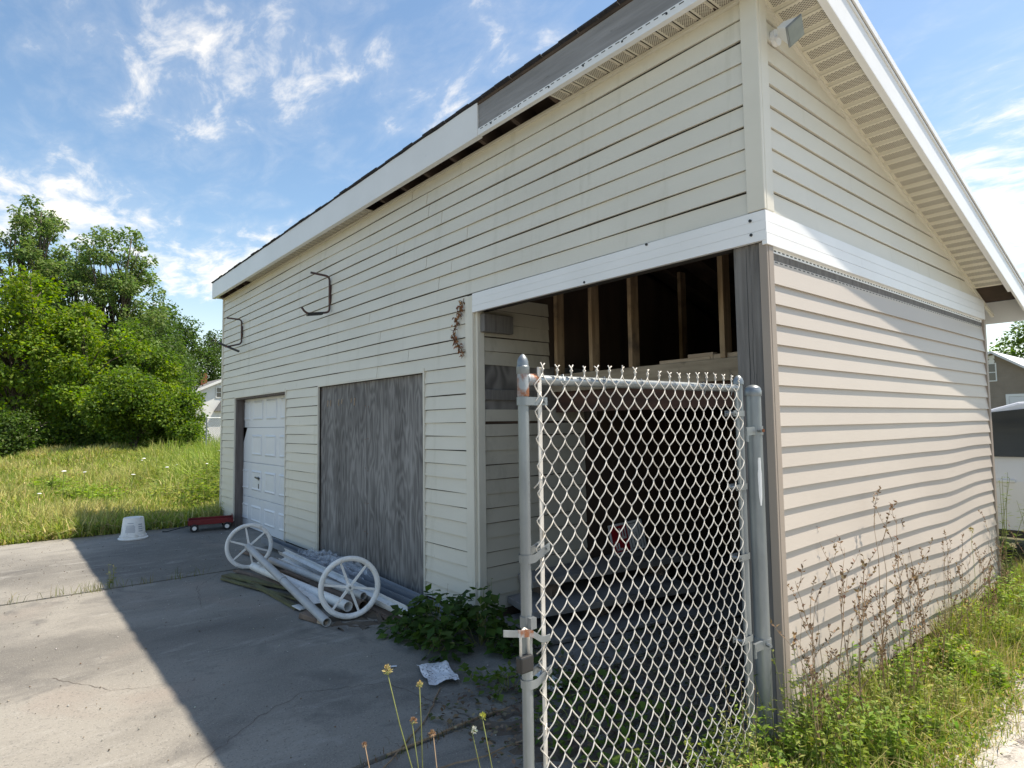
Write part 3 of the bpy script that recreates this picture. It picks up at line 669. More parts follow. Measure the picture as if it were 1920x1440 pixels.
# rake: soffit pieces, channels, white fascia, drip edge
ta = Vector((0, 1, -SL)).normalized(); tn = Vector((0, SL, 1)).normalized()
s0 = Vector((.018, -.16, soff(-.16)))
n = int((3.62+.16)*math.sqrt(1+SL*SL)/PW)
for i in range(n): soffit_piece(s0+ta*(PW*i)+tn*.004, ta, (1, 0, 0), PW, .226, tn)
def rakebar(b, xa, xb, lo, hi, y0=-.19, y1=YB):
    b.prism([(xa, y0, soff(y0)+lo), (xa, y1, soff(y1)+lo), (xa, y1, soff(y1)+hi), (xa, y0, soff(y0)+hi)], (xb-xa, 0, 0))
part('rake_channel', 'cream', shed, lambda b: rakebar(b, .001, .022, -.014, .012, .0, 4.17))
part('rake_fascia', 'white', shed, lambda b: (rakebar(b, .246, .262, -.006, .205), rakebar(b, .2455, .2615, -.012, -.0065), rakebar(b, .225, .246, -.012, -.004, -.14, 3.7)))
part('rake_drip_edge', 'white', shed, lambda b: (rakebar(b, .2625, .280, .196, .236), rakebar(b, .2625, .270, .172, .1955), rakebar(b, .2, .2625, .2315, .2365)))
part('rake_fascia_end', 'white', shed, lambda b: b.box(.10, .262, -.1905, -.187, 3.66, 3.70))
part('rear_fascia', 'white', shed, lambda b: b.box(L0, .25, YB-.01, YB+.01, soff(YB)-.02, zr(YB)-.025))
part('rear_soffit', 'cream', shed, lambda b: b.box(L0, -.35, D0+.02, YB-.01, soff(YB)-.01, soff(YB)))

# ---- open bay: left partition, loft framing
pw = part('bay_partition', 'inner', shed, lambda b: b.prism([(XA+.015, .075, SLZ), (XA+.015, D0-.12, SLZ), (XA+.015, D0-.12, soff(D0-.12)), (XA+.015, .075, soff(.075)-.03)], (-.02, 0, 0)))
for k in range(22):
    z = k*H1
    if 1.50 < z < 1.90: continue
    lap(pw, 'cream_shaded', (XA+.0235, 0, 0), (0, 1, 0), (1, 0, 0), .078, 1.22 if z < 1.6 else .79, z, H1 if z < 1.3 or z > 1.6 else .1, .0125, seg=5, wave=lambda u, zz, s=k: (.003*math.sin(u*2.4+s*2), .001*math.sin(u*3+s)))  # lower siding ends early; the dark board beyond stands in for shade
part('exposed_plywood', 'ply', shed, lambda b: b.box(XA+.0155, XA+.022, .078, 1.4, 1.50, 1.96))
part('bay_girt', 'grey_wood', shed, lambda b: b.box(XA+.0225, XA+.045, .078, 1.5, 1.66, 1.745), bevel=.003)
part('bay_bracket', 'grey_wood', shed, lambda b: b.box(XA+.042, XA+.10, .03, .33, 2.20, 2.345), bevel=.004)
part('loft_beam', 'ledge', shed, lambda b: b.box(XA+.04, -.03, .80, .84, 1.735, 1.885), bevel=.004)
M['redboard'] = mat('red_brown_board', (.11, .055, .040), (.06, .035, .028), .9, 4, (.5, 3, 3), bump=.2)
part('loft_apron', 'redboard', shed, lambda b: b.box(XA+.05, -.11, .845, .862, 1.56, 1.734))
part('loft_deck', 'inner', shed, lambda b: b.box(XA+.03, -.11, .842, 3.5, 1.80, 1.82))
for x in (-2.335, -1.925, -1.515, -.735, -.30):
    part('stud', 'stud', shed, lambda b: b.box(x-.019, x+.019, .80, .89, 1.887, soff(.85)+.02), bevel=.003)
for x in (-2.1, -1.65, -1.15, -.6):
    part('stud', 'stud', shed, lambda b: b.box(x-.019, x+.019, 2.3, 2.39, 1.822, soff(2.35)+.02), bevel=.003)
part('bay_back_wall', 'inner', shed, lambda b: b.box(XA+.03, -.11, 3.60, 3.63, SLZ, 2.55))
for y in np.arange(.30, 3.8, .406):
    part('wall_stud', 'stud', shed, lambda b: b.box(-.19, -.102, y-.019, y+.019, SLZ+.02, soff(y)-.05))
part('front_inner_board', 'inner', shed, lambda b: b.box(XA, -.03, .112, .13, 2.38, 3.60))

# ---- fixtures on the walls
fl = thing('floodlight', (.03, .17, 3.42), 'square metal floodlight under the rake soffit at the near corner', 'floodlight')
Rm = Matrix.Rotation(R(-4), 3, 'Z') @ Matrix.Rotation(R(34), 3, 'Y') @ Matrix.Rotation(R(-36), 3, 'X')
def fbox(b, c, hx, hy, hz, taper=1.):
    c = Vector(c); ps = []
    for sx_, tp in ((-1, taper), (1, 1.)):
        ps += [c+Rm @ Vector((sx_*hx, sy_*hy*tp, sz_*hz*tp)) for sy_, sz_ in ((-1, -1), (1, -1), (1, 1), (-1, 1))]
    b.hexa(ps)
fc = Vector((.125, .10, 3.425))
b = MB(); fbox(b, fc+Rm @ Vector((-.012, 0, 0)), .042, .050, .046, .55); b.build('housing', 'white', fl, bevel=.006)
b = MB(); fbox(b, fc+Rm @ Vector((.034, 0, 0)), .0045, .056, .052); b.build('rim', 'galv', fl, bevel=.003)
b = MB(); fbox(b, fc+Rm @ Vector((.0396, 0, 0)), .0012, .050, .046); b.build('lens', mat('dusty_lens', (.20, .235, .235), (.26, .29, .285), .28, 12, spec=.6), fl)
b = MB(); b.tube([(.012, .16, 3.46), (.06, .14, 3.45), (.10, .11, 3.435)], .011, 8); b.lathe([(.0, 0), (.042, 0), (.042, .022), (.0, .022)], (.0125, .16, 3.46), (1, 0, 0), 14); b.build('mount', 'white', fl)

def bracket(x, label, pts, foot):
    o = thing('wall_bracket', (x, 0, 2.9), label, 'bracket', 'bent bar brackets on the shed front')
    def rnd(P, r=.05, k=5):
        P = [Vector(p) for p in P]; out = [P[0]]
        for i in range(1, len(P)-1):
            a = P[i]+(P[i-1]-P[i]).normalized()*r; c = P[i]+(P[i+1]-P[i]).normalized()*r
            for j in range(k+1):
                t = j/k; out.append(a*(1-t)**2+P[i]*2*t*(1-t)+c*t*t)
        return out+[P[-1]]
    b = MB(); b.tube(rnd(pts), .0125, 8); b.build('bar', 'darksteel', o, smooth=True)
    b = MB(); b.beam(*foot, .05, .03); b.build('foot_pad', 'black', o, bevel=.004)
    b = MB(); b.box(x-.02, x+.02, -.020, -.0145, pts[2][2]+.1, pts[1][2]-.1); b.build('wall_plate', 'darksteel', o)
bracket(-5.18, 'rusty bent bar bracket high on the wall above the gap left of the plywood', [(-5.18, -.25, 3.195), (-5.18, -.028, 3.18), (-5.18, -.028, 2.765), (-5.18, -.30, 2.722), (-5.18, -.352, 2.79)], ((-5.18, -.115, 2.742), (-5.18, -.29, 2.712)))
bracket(-8.50, 'dark bent bar bracket near the far end of the shed front', [(-8.50, -.245, 3.150), (-8.50, -.028, 3.142), (-8.50, -.028, 2.765), (-8.50, -.26, 2.70)], ((-8.62, -.315, 2.765), (-8.38, -.10, 2.63)))

# dead vine hanging beside the bay
vn = thing('dead_vine', (-2.6, -.02, 2.3), 'shrivelled brown vine clinging to the siding beside the open bay', 'vine')
vp = [(-2.535, -.028, 2.487), (-2.565, -.03, 2.42), (-2.62, -.032, 2.35), (-2.655, -.03, 2.26), (-2.67, -.03, 2.20), (-2.63, -.032, 2.13), (-2.575, -.03, 2.08), (-2.545, -.025, 2.02)]
b = MB(); b.tube(vp, .004, 6); b.tube([(-2.565, -.03, 2.42), (-2.60, -.04, 2.38), (-2.56, -.035, 2.32)], .003, 5); b.build('stem', 'stem_dry', vn)
P = []; 
for i in range(150):
    k = random.choice((0, 1, 1, 2, 2, 3, 3, 4, 4, 4, 5, 5, 6)); t = random.random(); a, c = Vector(vp[k]), Vector(vp[k+1])
    p = a.lerp(c, t); P.append((p.x+random.gauss(0, .012), p.y-abs(random.gauss(0, .012)), p.z+random.gauss(0, .014)))
P = np.array(P); n = len(P)
npmesh('dry_leaves', *leaves(P, rng.uniform(.018, .045, n), rng.uniform(.01, .022, n), vary(n, [(.24, .10, .05), (.32, .17, .09), (.16, .08, .05)]), D=rng.normal(size=(n, 3))+np.array([0, 0, -1.2])), 'drygrass', vn)

# ================================================================== gate, posts, lock
gate = thing('chain_link_gate', (0, -1.0, SLZ), 'galvanised chain link gate standing open in front of the open bay', 'gate')
YL, YR, ZR = -1.60, -.292, 1.611
dome = lambda r, h, k=8: [(r*math.cos(math.pi/2*i/k), h*math.sin(math.pi/2*i/k)) for i in range(k+1)]
for y, nm in ((YL, 'l'), (YR, 'r')):
    b = MB(); b.tube([(0, y, .03), (0, y, 1.645)], .0180, 16); b.build('stile', 'galv', gate, smooth='auto')
b = MB(); b.lathe([(.0205, -.012), (.0215, -.010), (.0215, .012), (.0195, .014), (.019, .018), (.0185, .028), (.0145, .040), (.007, .050), (.0, .054)], (0, YL, 1.640), n=16); b.build('acorn_cap', 'galv', gate, smooth='auto')
b = MB(); b.lathe([(.024, -.022), (.024, -.008), (.020, .006), (.010, .018), (.0, .022)], (0, YR, 1.655), (0, .0, 1), 14); b.build('rail_end_cup', 'galv', gate, smooth='auto')
b = MB(); b.tube([(0, YL+.02, ZR), (0, YR-.02, ZR+.004)], .0172, 14); b.build('top_rail', 'galv', gate, smooth='auto')
b = MB(); b.tube([(0, YL+.02, .0), (0, YR-.02, .0)], .0172, 12); b.build('bottom_rail', 'galv', gate, smooth='auto')
b = MB(); b.lathe([(.019, -.045), (.0195, -.04), (.0195, .03), (.019, .034)], (0, YL, 1.600), n=16); b.tube([(0, YL+.012, ZR), (0, YL+.055, ZR)], .0195, 12); b.build('rusted_joint', 'rustgalv', gate, smooth='auto')
b = MB(); b.box(.012, .017, YL+.050, YL+.066, .08, 1.652); b.build('tension_bar', 'wire', gate, bevel=.001)
b = MB(); b.box(.012, .017, YR-.045, YR-.030, .08, 1.60); b.build('tension_bar', 'galv', gate, bevel=.001)
def tband(yc, z, s, tiltz=0.):
    """strap bent round a stile with two ears towards the mesh"""
    b = MB(); path = []
    for i in range(13):
        a = math.pi*(.5)+math.pi*i/12
        path.append((.0205*math.sin(a), yc+.0205*math.cos(a)*s, z))
    path = [(.0205, yc+.085*s, z+tiltz)]+[(.0205, yc+.02*s, z)]+path[0:13]+[(-.0205, yc+.085*s, z+tiltz)]
    h = .013; t = .0022; vs = []
    for p in path: vs += [(p[0]*1., p[1], p[2]-h), (p[0], p[1], p[2]+h), (p[0]+(t if p[0] > 0 else -t), p[1], p[2]+h), (p[0]+(t if p[0] > 0 else -t), p[1], p[2]-h)]
    k = len(path); b.add(vs, [(4*i+q, 4*i+(q+1) % 4, 4*i+4+(q+1) % 4, 4*i+4+q) for i in range(k-1) for q in range(4)]+[(0, 1, 2, 3), (4*k-4, 4*k-3, 4*k-2, 4*k-1)])
    b.lathe([(0, .007), (.007, .007), (.007, -.05), (0, -.05)], (.0235, yc+.072*s, z+tiltz*.9), (1, 0, 0), 6)
    return b.build('tension_band', 'galv', gate)
tband(YL, 1.540, 1); tband(YL, 1.040, 1, .03); tband(YL, .655, 1, .03); tband(YL, .30, 1)
tband(YR, 1.50, -1); tband(YR, 1.17, -1); tband(YR, .86, -1); tband(YR, .50, -1)
# woven wire: each picket is its own zig-zag wire, hooked into its neighbours
PA, PB_ = .0675, .0880
y0 = YL+.030; ncol = int((YR-.012-y0)/(PA/2)); ZTOP = 1.640
def sag(y, z):
    t = (y-YL)/(YR-YL)
    dy = .006*math.sin(z*5.3+t*7)+.004*math.sin(z*11+t*17) + (-.014*math.exp(-((z-.95)/.35)**2)*smoothstep(.35, .85, t))
    dx = .010*math.sin(z*3.1+t*5)*math.sin(math.pi*min(max(t, 0), 1))+.008*smoothstep(.55, 1, t)*math.sin(z*6)
    dzz = .005*math.sin(t*13+z*2)-.012*t*(1.6-z)
    return float(dx), float(dy), float(dzz)
nrow = 18
rw = random.Random(11)
for j in range(ncol):
    yc = y0+PA/2*(j+.5); pts = []
    sgn = 1 if j % 2 == 0 else -1
    N = nrow*2*7
    for i in range(N+1):
        ph = i/N*nrow*2*math.pi          # one full period per diamond height
        w = math.cos(ph)
        tri = math.asin(max(-1, min(1, .996*w)))/(math.pi/2)
        z = ZTOP-ph/(2*math.pi)*PB_
        yy = yc+sgn*(PA/4+.0022)*tri
        xx = .023+.0062*math.sin(ph)*sgn
        dx, dy, dzz = sag(yy, z)
        pts.append((xx+dx, yy+dy, z+dzz))
    # top end: twist round the neighbour, then a short spread barb
    t0 = Vector(pts[0]); top = []
    for i in range(9):
        a = i/8*2.5*math.pi+(0 if sgn > 0 else math.pi)
        top.append(t0+Vector((.0030*math.cos(a), .0030*math.sin(a)-sgn*.0028, .003+.014*i/8)))
    tip = top[-1]+Vector((rw.uniform(-.004, .006), -sgn*.0105+rw.uniform(-.003, .003), .011+rw.uniform(-.003, .003)))
    path = [tip]+top[::-1]+pts
    b = MB(); b.tube(path, .0022, 5); b.build('picket_wire', 'wire', gate, smooth=True)
# loose wire ends / tie wires
for z in (1.57, 1.30, 1.04, .78, .52):
    b = MB(); b.tube([(.02, YL+.06, z), (.03, YL+.045, z-.01), (.024, YL+.034, z-.028), (.012, YL+.03, z-.040)], .0019, 5); b.build('tie_wire', 'wire', gate)
for y in np.arange(YL+.16, YR-.05, .21):
    b = MB(); b.tube([(.02, y, ZR-.03), (.026, y+.004, ZR), (.012, y+.01, ZR+.0215), (-.014, y+.014, ZR+.015), (-.02, y+.016, ZR-.01)], .0016, 5); b.build('tie_wire', 'galv', gate)
# fork latch
def strap(b, P, w, t):
    # bent flat bar: P path points, w height, t thickness along x
    vs = []
    for x, y, z in P: vs += [(x-t/2, y, z-w/2), (x+t/2, y, z-w/2), (x+t/2, y, z+w/2), (x-t/2, y, z+w/2)]
    k = len(P); b.add(vs, [(4*i+q, 4*i+(q+1) % 4, 4*i+4+(q+1) % 4, 4*i+4+q) for i in range(k-1) for q in range(4)]+[(0, 1, 2, 3), (4*k-4, 4*k-3, 4*k-2, 4*k-1)])
def lpath(y0, y1, k, off=0.):
    P = []
    for i in range(k+1):
        y = y0+(y1-y0)*i/k; s = smoothstep(-1.625, -1.555, y)
        P.append((.034+.004*math.sin((y+1.72)*18)+off, y, float(.842-.10*(y+1.722)-.030*s-.010*math.sin((y+1.722)*14))))
    return P
lt = part('fork_latch', 'galv', gate, lambda b: strap(b, lpath(-1.722, -1.53, 22), .021, .0032), bevel=.001)
part('rust_patch', 'rustgalv', lt, lambda b: strap(b, lpath(-1.668, -1.606, 8), .0216, .0044))
b = MB(); b.lathe([(.0185, -.017), (.0215, -.017), (.0215, .017), (.0185, .017)], (0, YL, .845), n=16); b.box(.018, .034, -1.612, -1.588, .828, .862); b.build('latch_collar', 'galv', gate)
lock = thing('padlock', (.035, -1.632, .72), 'black padlock with a bright shackle hanging from the gate latch', 'padlock')
b = MB(); b.box(.012, .040, -1.658, -1.606, .705, .755); b.build('body', 'black', lock, bevel=.005)
b = MB(); b.tube([(.026, -1.648, .75), (.026, -1.648, .812), (.026, -1.644, .828), (.026, -1.632, .835), (.026, -1.620, .828), (.026, -1.616, .812), (.026, -1.616, .75)], .0044, 8); b.build('shackle', 'wire', lock, smooth=True)

hp = thing('fence_post', (0, -.165, SLZ), 'grey steel fence post with domed cap against the shed corner', 'post')
b = MB(); b.tube([(.0, -.165, -.25), (.0, -.165, 1.598)], .0345, 22); b.build('tube', 'galv', hp, smooth='auto')
b = MB(); b.lathe([(.0375, -.018), (.0385, -.016), (.0385, .008), (.0365, .012)]+[(r, .012+z) for r, z in dome(.0365, .024)], (0, -.165, 1.600), n=22); b.build('dome_cap', 'galv', hp, smooth='auto')
def streak(b):
    n = 12; A = []; B = []; rr = random.Random(2)
    for i in range(n+1):
        t = i/n; z = 1.295-.22*t; w = .27*(math.sin(math.pi*(.08+.9*t))**.4)*(1+rr.uniform(-.12, .12))
        for Ls, a in ((A, -.62-w), (B, -.62+w)):
            Ls.append((.0350*math.cos(a+.05), -.165+.0350*math.sin(a+.05), z))
    C = [((p[0]+q[0])/2*1.045, -.165+((p[1]+q[1])/2+.165)*1.045, p[2]) for p, q in zip(A, B)]
    b.add(A+C+B, [(i, n+1+i, n+2+i, i+1) for i in range(n)]+[(n+1+i, 2*n+2+i, 2*n+3+i, n+2+i) for i in range(n)])
part('white_paint_streak', 'white', hp, streak)
def hinge(b, z):
    b.lathe([(.0350, -.02), (.0385, -.02), (.0385, .02), (.0350, .02)], (0, -.165, z), n=18)
    b.beam((.02, -.205, z), (.012, -.262, z-.004), .012, .036); b.tube([(.012, -.255, z+.012), (.012, -.255, z-.05)], .008, 8)
    b.lathe([(0, .012), (.009, .012), (.009, -.012), (0, -.012)], (.044, -.190, z), (1, -.4, 0), 6)
for z in (1.42, .45): part('hinge', 'galv', hp, lambda b: hinge(b, z))
part('hinge_bolt', 'rust', hp, lambda b: b.lathe([(0, .010), (.008, .010), (.008, -.012)], (.050, -.187, 1.42), (1, -.4, 0), 8))

# ================================================================== the scrap pile in front of the shed
def wheel(loc, nrm, spin, label):
    o = thing('spoked_wheel', loc, label, 'wheel', 'white spoked wheels on the scrap pile')
    c = Vector(loc)+Vector((0, 0, .243)); ax = Vector(nrm).normalized()
    b = MB(); b.lathe([(.205, -.016), (.216, -.026), (.236, -.028), (.244, -.018), (.245, 0), (.244, .018), (.236, .028), (.216, .026), (.205, .016), (.202, 0), (.205, -.016)], c, ax, 48); b.build('rim', 'white_pl', o, smooth=True)
    b = MB(); b.lathe([(0, -.035), (.024, -.035), (.03, -.028), (.03, .028), (.024, .035), (.012, .036), (.012, .024), (0, .024)], c, ax, 16); b.build('hub', 'white_pl', o, smooth='auto')
    x = ax.cross(Vector((0, 0, 1))).normalized(); y = x.cross(ax)
    for i in range(6):
        a = spin+i*math.pi/3; d = x*math.cos(a)+y*math.sin(a); s = ax.cross(d)
        b = MB(); p0 = c+d*.022; p1 = c+d*.206; w0, w1, t = .0115, .0085, .010
        b.hexa([p0-s*w0-ax*t, p0+s*w0-ax*t, p0+s*w0+ax*t, p0-s*w0+ax*t, p1-s*w1-ax*t, p1+s*w1-ax*t, p1+s*w1+ax*t, p1-s*w1+ax*t]); b.build('spoke', 'white_pl', o, bevel=.003)
    b = MB(); b.lathe([(0, .035), (.008, .038), (.008, .045), (0, .046)], c, ax, 10); b.build('axle_nut', 'galv', o)
    return o
wheel((-5.65, -.735, SLZ), (.96, -.22, .10), .35, 'white spoked wheel at the far end of the scrap pile by the garage door')
wheel((-3.24, -.68, SLZ+.006), (.95, -.30, .10), .18, 'white spoked wheel at the near end of the scrap pile')
def scrap(name, m, label, cat, fn, smooth=False, bevel=0, org=None, group=None):
    b = MB(); fn(b); o = b.build(name, m, None, smooth=smooth, bevel=bevel, org=org); return tag(o, label, cat, group)
def openpipe(b, a, c, r, t=.004, n=18):
    a, c = Vector(a), Vector(c); ax = (c-a); L = ax.length
    b.lathe([(r-t, 0), (r, 0), (r, L), (r-t, L), (r-t, 0)], a, ax, n)
def channel(b, a, c, w, h, t=.004, up=(0, 0, 1)):
    """U-shaped trough"""
    a, c = Vector(a), Vector(c); d = (c-a).normalized(); s = d.cross(Vector(up)).normalized(); u = s.cross(d)
    pr = [(-w/2, h), (-w/2, 0), (w/2, 0), (w/2, h), (w/2-t, h), (w/2-t, t), (-w/2+t, t), (-w/2+t, h)]
    k = len(pr); vs = [p+s*x+u*z for p in (a, c) for x, z in pr]
    b.add(vs, [(i, (i+1) % k, k+(i+1) % k, k+i) for i in range(k)]+[tuple(range(k)), tuple(range(k, 2*k))])
scrap('downspout_pipe', 'greypipe', 'long pale grey round pipe slanting from the far wheel to the near one', 'pipe', lambda b: openpipe(b, (-5.56, -.775, .175), (-3.17, -.90, -.047), .034, n=22), smooth='auto')
scrap('pipe_coupling', 'greypipe', 'short collar ring around the slanting grey pipe', 'collar', lambda b: openpipe(b, (-4.30, -.842, .062), (-4.275, -.843, .058), .0375, .003), smooth='auto')
scrap('slate_trough', 'slategutter', 'slate grey box gutter lying along the foot of the plywood', 'gutter', lambda b: channel(b, (-6.85, -.175, -.03), (-2.86, -.22, -.03), .10, .075))
scrap('slate_board', 'slategutter', 'flat slate grey trim board leaning behind the gutter', 'board', lambda b: b.beam((-5.0, -.085, .02), (-2.72, -.10, -.035), .012, .10, (0, .5, 1)))
scrap('white_trim', 'white_pl', 'bright white metal trim channel on top of the pile', 'trim', lambda b: channel(b, (-5.66, -.365, .035), (-2.83, -.41, .0), .075, .04, up=(0, -.35, 1)))
scrap('white_trim', 'white_pl', 'flatter white trim strip below the white channel', 'trim', lambda b: channel(b, (-5.5, -.43, .0), (-2.80, -.36, -.045), .065, .022, up=(0, -.2, 1)))
scrap('white_pipe', 'white_pl', 'white plastic drain pipe with its open end inside the near wheel', 'pipe', lambda b: openpipe(b, (-5.28, -.80, .015), (-3.30, -.665, .000), .041, .005, 24), smooth='auto')
scrap('grey_pipe', 'greypipe', 'grey pipe lying over the middle of the scrap pile', 'pipe', lambda b: openpipe(b, (-5.18, -.66, .075), (-3.36, -.50, .040), .032), smooth='auto')
scrap('rusty_pipe', 'brown_wood', 'short rust brown pipe end behind the near wheel', 'pipe', lambda b: openpipe(b, (-4.3, -.56, -.02), (-3.29, -.535, -.02), .042), smooth='auto')
scrap('white_flashing', 'white_pl', 'bent white flashing strip between the pipes', 'flashing', lambda b: (b.beam((-4.62, -.79, .05), (-3.82, -.745, -.005), .10, .004), b.beam((-3.82, -.745, -.005), (-3.66, -.76, -.03), .10, .004)))
scrap('mossy_board', 'moss_wood', 'mossy green board under the left of the pile', 'board', lambda b: b.beam((-5.42, -1.03, -.062), (-4.0, -.60, -.04), .11, .022))
scrap('mossy_board', 'moss_wood', 'narrow mossy strip with a white tip in front of the pile', 'board', lambda b: b.beam((-5.0, -.93, -.066), (-3.76, -.905, -.066), .045, .022))
for i, (a, c, w, mt, lb) in enumerate((((-5.55, -.90, -.060), (-4.1, -.70, -.035), .055, 'brown_wood', 'brown slat fanned out left of the slanting pipe'), ((-5.30, -1.10, -.066), (-3.95, -.80, -.055), .04, 'moss_wood', 'thin outermost mossy slat'), ((-5.1, -.72, -.02), (-3.9, -.66, -.01), .06, 'palewood', 'paler slat under the white pipe'))):
    scrap('thin_lath', mt, lb, 'lath', lambda b: b.beam(a, c, w, .016))
scrap('white_tip', 'white_pl', 'small white scrap at the end of the mossy strip', 'scrap', lambda b: b.beam((-3.82, -.905, -.052), (-3.68, -.89, -.06), .06, .006))
scrap('brown_plank', 'brown_wood', 'brown plank at the bottom of the pile nearest the plants', 'plank', lambda b: b.beam((-5.2, -.50, -.062), (-2.74, -.40, -.062), .12, .025))
scrap('brown_plank', 'brown_wood', 'thin brown lath beside the bottom plank', 'plank', lambda b: b.beam((-4.5, -.62, -.066), (-2.80, -.44, -.066), .05, .02))
scrap('brown_plank', 'brown_wood', 'reddish plank end sticking out by the far wheel', 'plank', lambda b: b.beam((-6.6, -.50, -.06), (-5.2, -.46, -.03), .12, .022))
scrap('wood_block', 'brown_wood', 'weathered wood chunk beside the pipe end', 'wood', lambda b: b.hexa([(-3.53, -.99, -.08), (-3.30, -.93, -.08), (-3.33, -.85, -.08), (-3.56, -.90, -.08), (-3.52, -.985, -.035), (-3.31, -.93, -.045), (-3.34, -.86, -.04), (-3.55, -.905, -.03)]), bevel=.006)
scrap('wood_block', 'palewood', 'small pale wood chunk beside the near wheel', 'wood', lambda b: b.hexa([(-3.30, -.93, -.08), (-3.20, -.895, -.08), (-3.215, -.86, -.08), (-3.315, -.895, -.08), (-3.298, -.928, -.05), (-3.205, -.895, -.05), (-3.22, -.865, -.052), (-3.31, -.895, -.046)]), bevel=.005)
# crumpled clear plastic sheet
def crumple(b, x0, x1, y0, y1, z0, amp, nx, ny, seed):
    r_ = np.random.default_rng(seed); X, Y = np.meshgrid(np.linspace(x0, x1, nx), np.linspace(y0, y1, ny), indexing='ij')
    u = (X-x0)/(x1-x0); v = (Y-y0)/(y1-y0)
    Z = z0+amp*(np.sin(u*np.pi)**.6)*(.35+.65*v)+r_.normal(size=X.shape)*.018
    X = X+r_.normal(size=X.shape)*.012; Y = Y+r_.normal(size=X.shape)*.010
    b.add(np.stack([X, Y, Z], -1).reshape(-1, 3).tolist(), [(i*ny+j, (i+1)*ny+j, (i+1)*ny+j+1, i*ny+j+1) for i in range(nx-1) for j in range(ny-1)])
pm = bpy.data.materials.new('clear_plastic'); pm.use_nodes = True
_n, _l = pm.node_tree.nodes, pm.node_tree.links; _b = _n['Principled BSDF']; _b.inputs['Base Color'].default_value = (.78, .80, .84, 1); _b.inputs['Roughness'].default_value = .22
_t = _n.new('ShaderNodeBsdfTransparent'); _x = _n.new('ShaderNodeMixShader'); _x.inputs[0].default_value = .30
_l.new(_t.outputs[0], _x.inputs[1]); _l.new(_b.outputs[0], _x.inputs[2]); _l.new(_x.outputs[0], _n['Material Output'].inputs[0])
scrap('plastic_sheet', pm, 'crumpled clear plastic sheet bunched against the plywood', 'plastic', lambda b: crumple(b, -5.75, -3.95, -.30, -.03, .0, .075, 40, 10, 4))
scrap('dead_leaf_litter', 'drygrass', 'brown rotted debris under the near wheel', 'debris', lambda b: crumple(b, -3.45, -2.95, -.86, -.5, -.082, .012, 10, 8, 9)).data.materials[0] = M['soil']

# ================================================================== bucket, cart, paper, things in the bay
bk = thing('bucket', (-8.72, -1.385, SLZ), 'white plastic bucket upside down at the edge of the concrete', 'bucket')
c0 = (-8.72, -1.385, SLZ)
b = MB(); b.lathe([(.155, .045), (.158, .06), (.150, .075), (.128, .285), (.120, .30), (.02, .303), (0, .303)], c0, n=32); b.build('body', 'white_pl', bk, smooth='auto')
b = MB(); b.lathe([(.162, .0), (.185, .003), (.188, .018), (.170, .030), (.168, .052), (.156, .060)], c0, n=32); b.build('rim', 'white_pl', bk, smooth='auto')
def label_lines(b, a0, a1, z0, z1):
    k = 8; ps = []
    for z in (z0, z1):
        r = .150-(z-.075)*(.022/.21)+.0012
        ps.append([(c0[0]+r*math.cos(a0+(a1-a0)*i/k), c0[1]+r*math.sin(a0+(a1-a0)*i/k), SLZ+z) for i in range(k+1)])
    b.add(ps[0]+ps[1], [(i, i+1, k+2+i, k+1+i) for i in range(k)])
for z, w in ((.225, .28), (.195, .34), (.180, .40), (.165, .42), (.150, .40), (.135, .44), (.120, .44), (.105, .42)):
    b = MB(); label_lines(b, -.42-w, -.42+w, z, z+(.010 if z > .21 else .0075)); b.build('printed_line', 'print', bk)
for z in (.20, .17, .14, .11):
    b = MB(); label_lines(b, .30, .72, z, z+.014); b.build('printed_line', 'print', bk)

ct = thing('red_cart', (-8.75, -.36, SLZ), 'small low red wagon by the garage door jamb', 'wagon')
def cx(p): # cart frame: u along its length, v across
    a = R(78); u, v, z = p; return (-8.78+u*math.cos(a)-v*math.sin(a), -.36+u*math.sin(a)+v*math.cos(a), SLZ+z)
def cbox(b, u0, u1, v0, v1, z0, z1, fl=0.):
    b.hexa([cx((u0, v0, z0)), cx((u1, v0, z0)), cx((u1, v1, z0)), cx((u0, v1, z0)), cx((u0-fl, v0-fl, z1)), cx((u1+fl, v0-fl, z1)), cx((u1+fl, v1+fl, z1)), cx((u0-fl, v1+fl, z1))])
def tray(b):
    cbox(b, -.30, .30, -.15, .15, .10, .106)
    cbox(b, -.30, .30, -.155, -.147, .10, .175); cbox(b, -.30, .30, .147, .155, .10, .175)
    cbox(b, -.308, -.30, -.155, .155, .10, .175); cbox(b, .30, .308, -.155, .155, .10, .20)
part('tray', 'red', ct, tray, bevel=.003)
for u in (-.22, .22):
    for v in (-.175, .175):
        b = MB(); b.lathe([(.030, -.014), (.052, -.016), (.058, -.008), (.058, .008), (.052, .016), (.030, .014)], cx((u, v, .058)), (-math.sin(R(78)), math.cos(R(78)), 0), 20); w = b.build('wheel', 'rubber', ct, smooth='auto')
        b = MB(); b.lathe([(0, -.012), (.031, -.014), (.031, .014), (0, .012)], cx((u, v, .058)), (-math.sin(R(78)), math.cos(R(78)), 0), 14); b.build('wheel_disc', 'white_pl', w)
    part('axle', 'black', ct, lambda b: b.tube([cx((u, -.17, .058)), cx((u, .17, .058))], .007, 8)); part('fork', 'black', ct, lambda b: cbox(b, u-.015, u+.015, -.12, .12, .06, .10))
part('handle', 'black', ct, lambda b: b.tube([cx((-.30, 0, .08)), cx((-.42, .02, .05)), cx((-.58, .06, .012)), cx((-.64, .09, .012))], .008, 8))

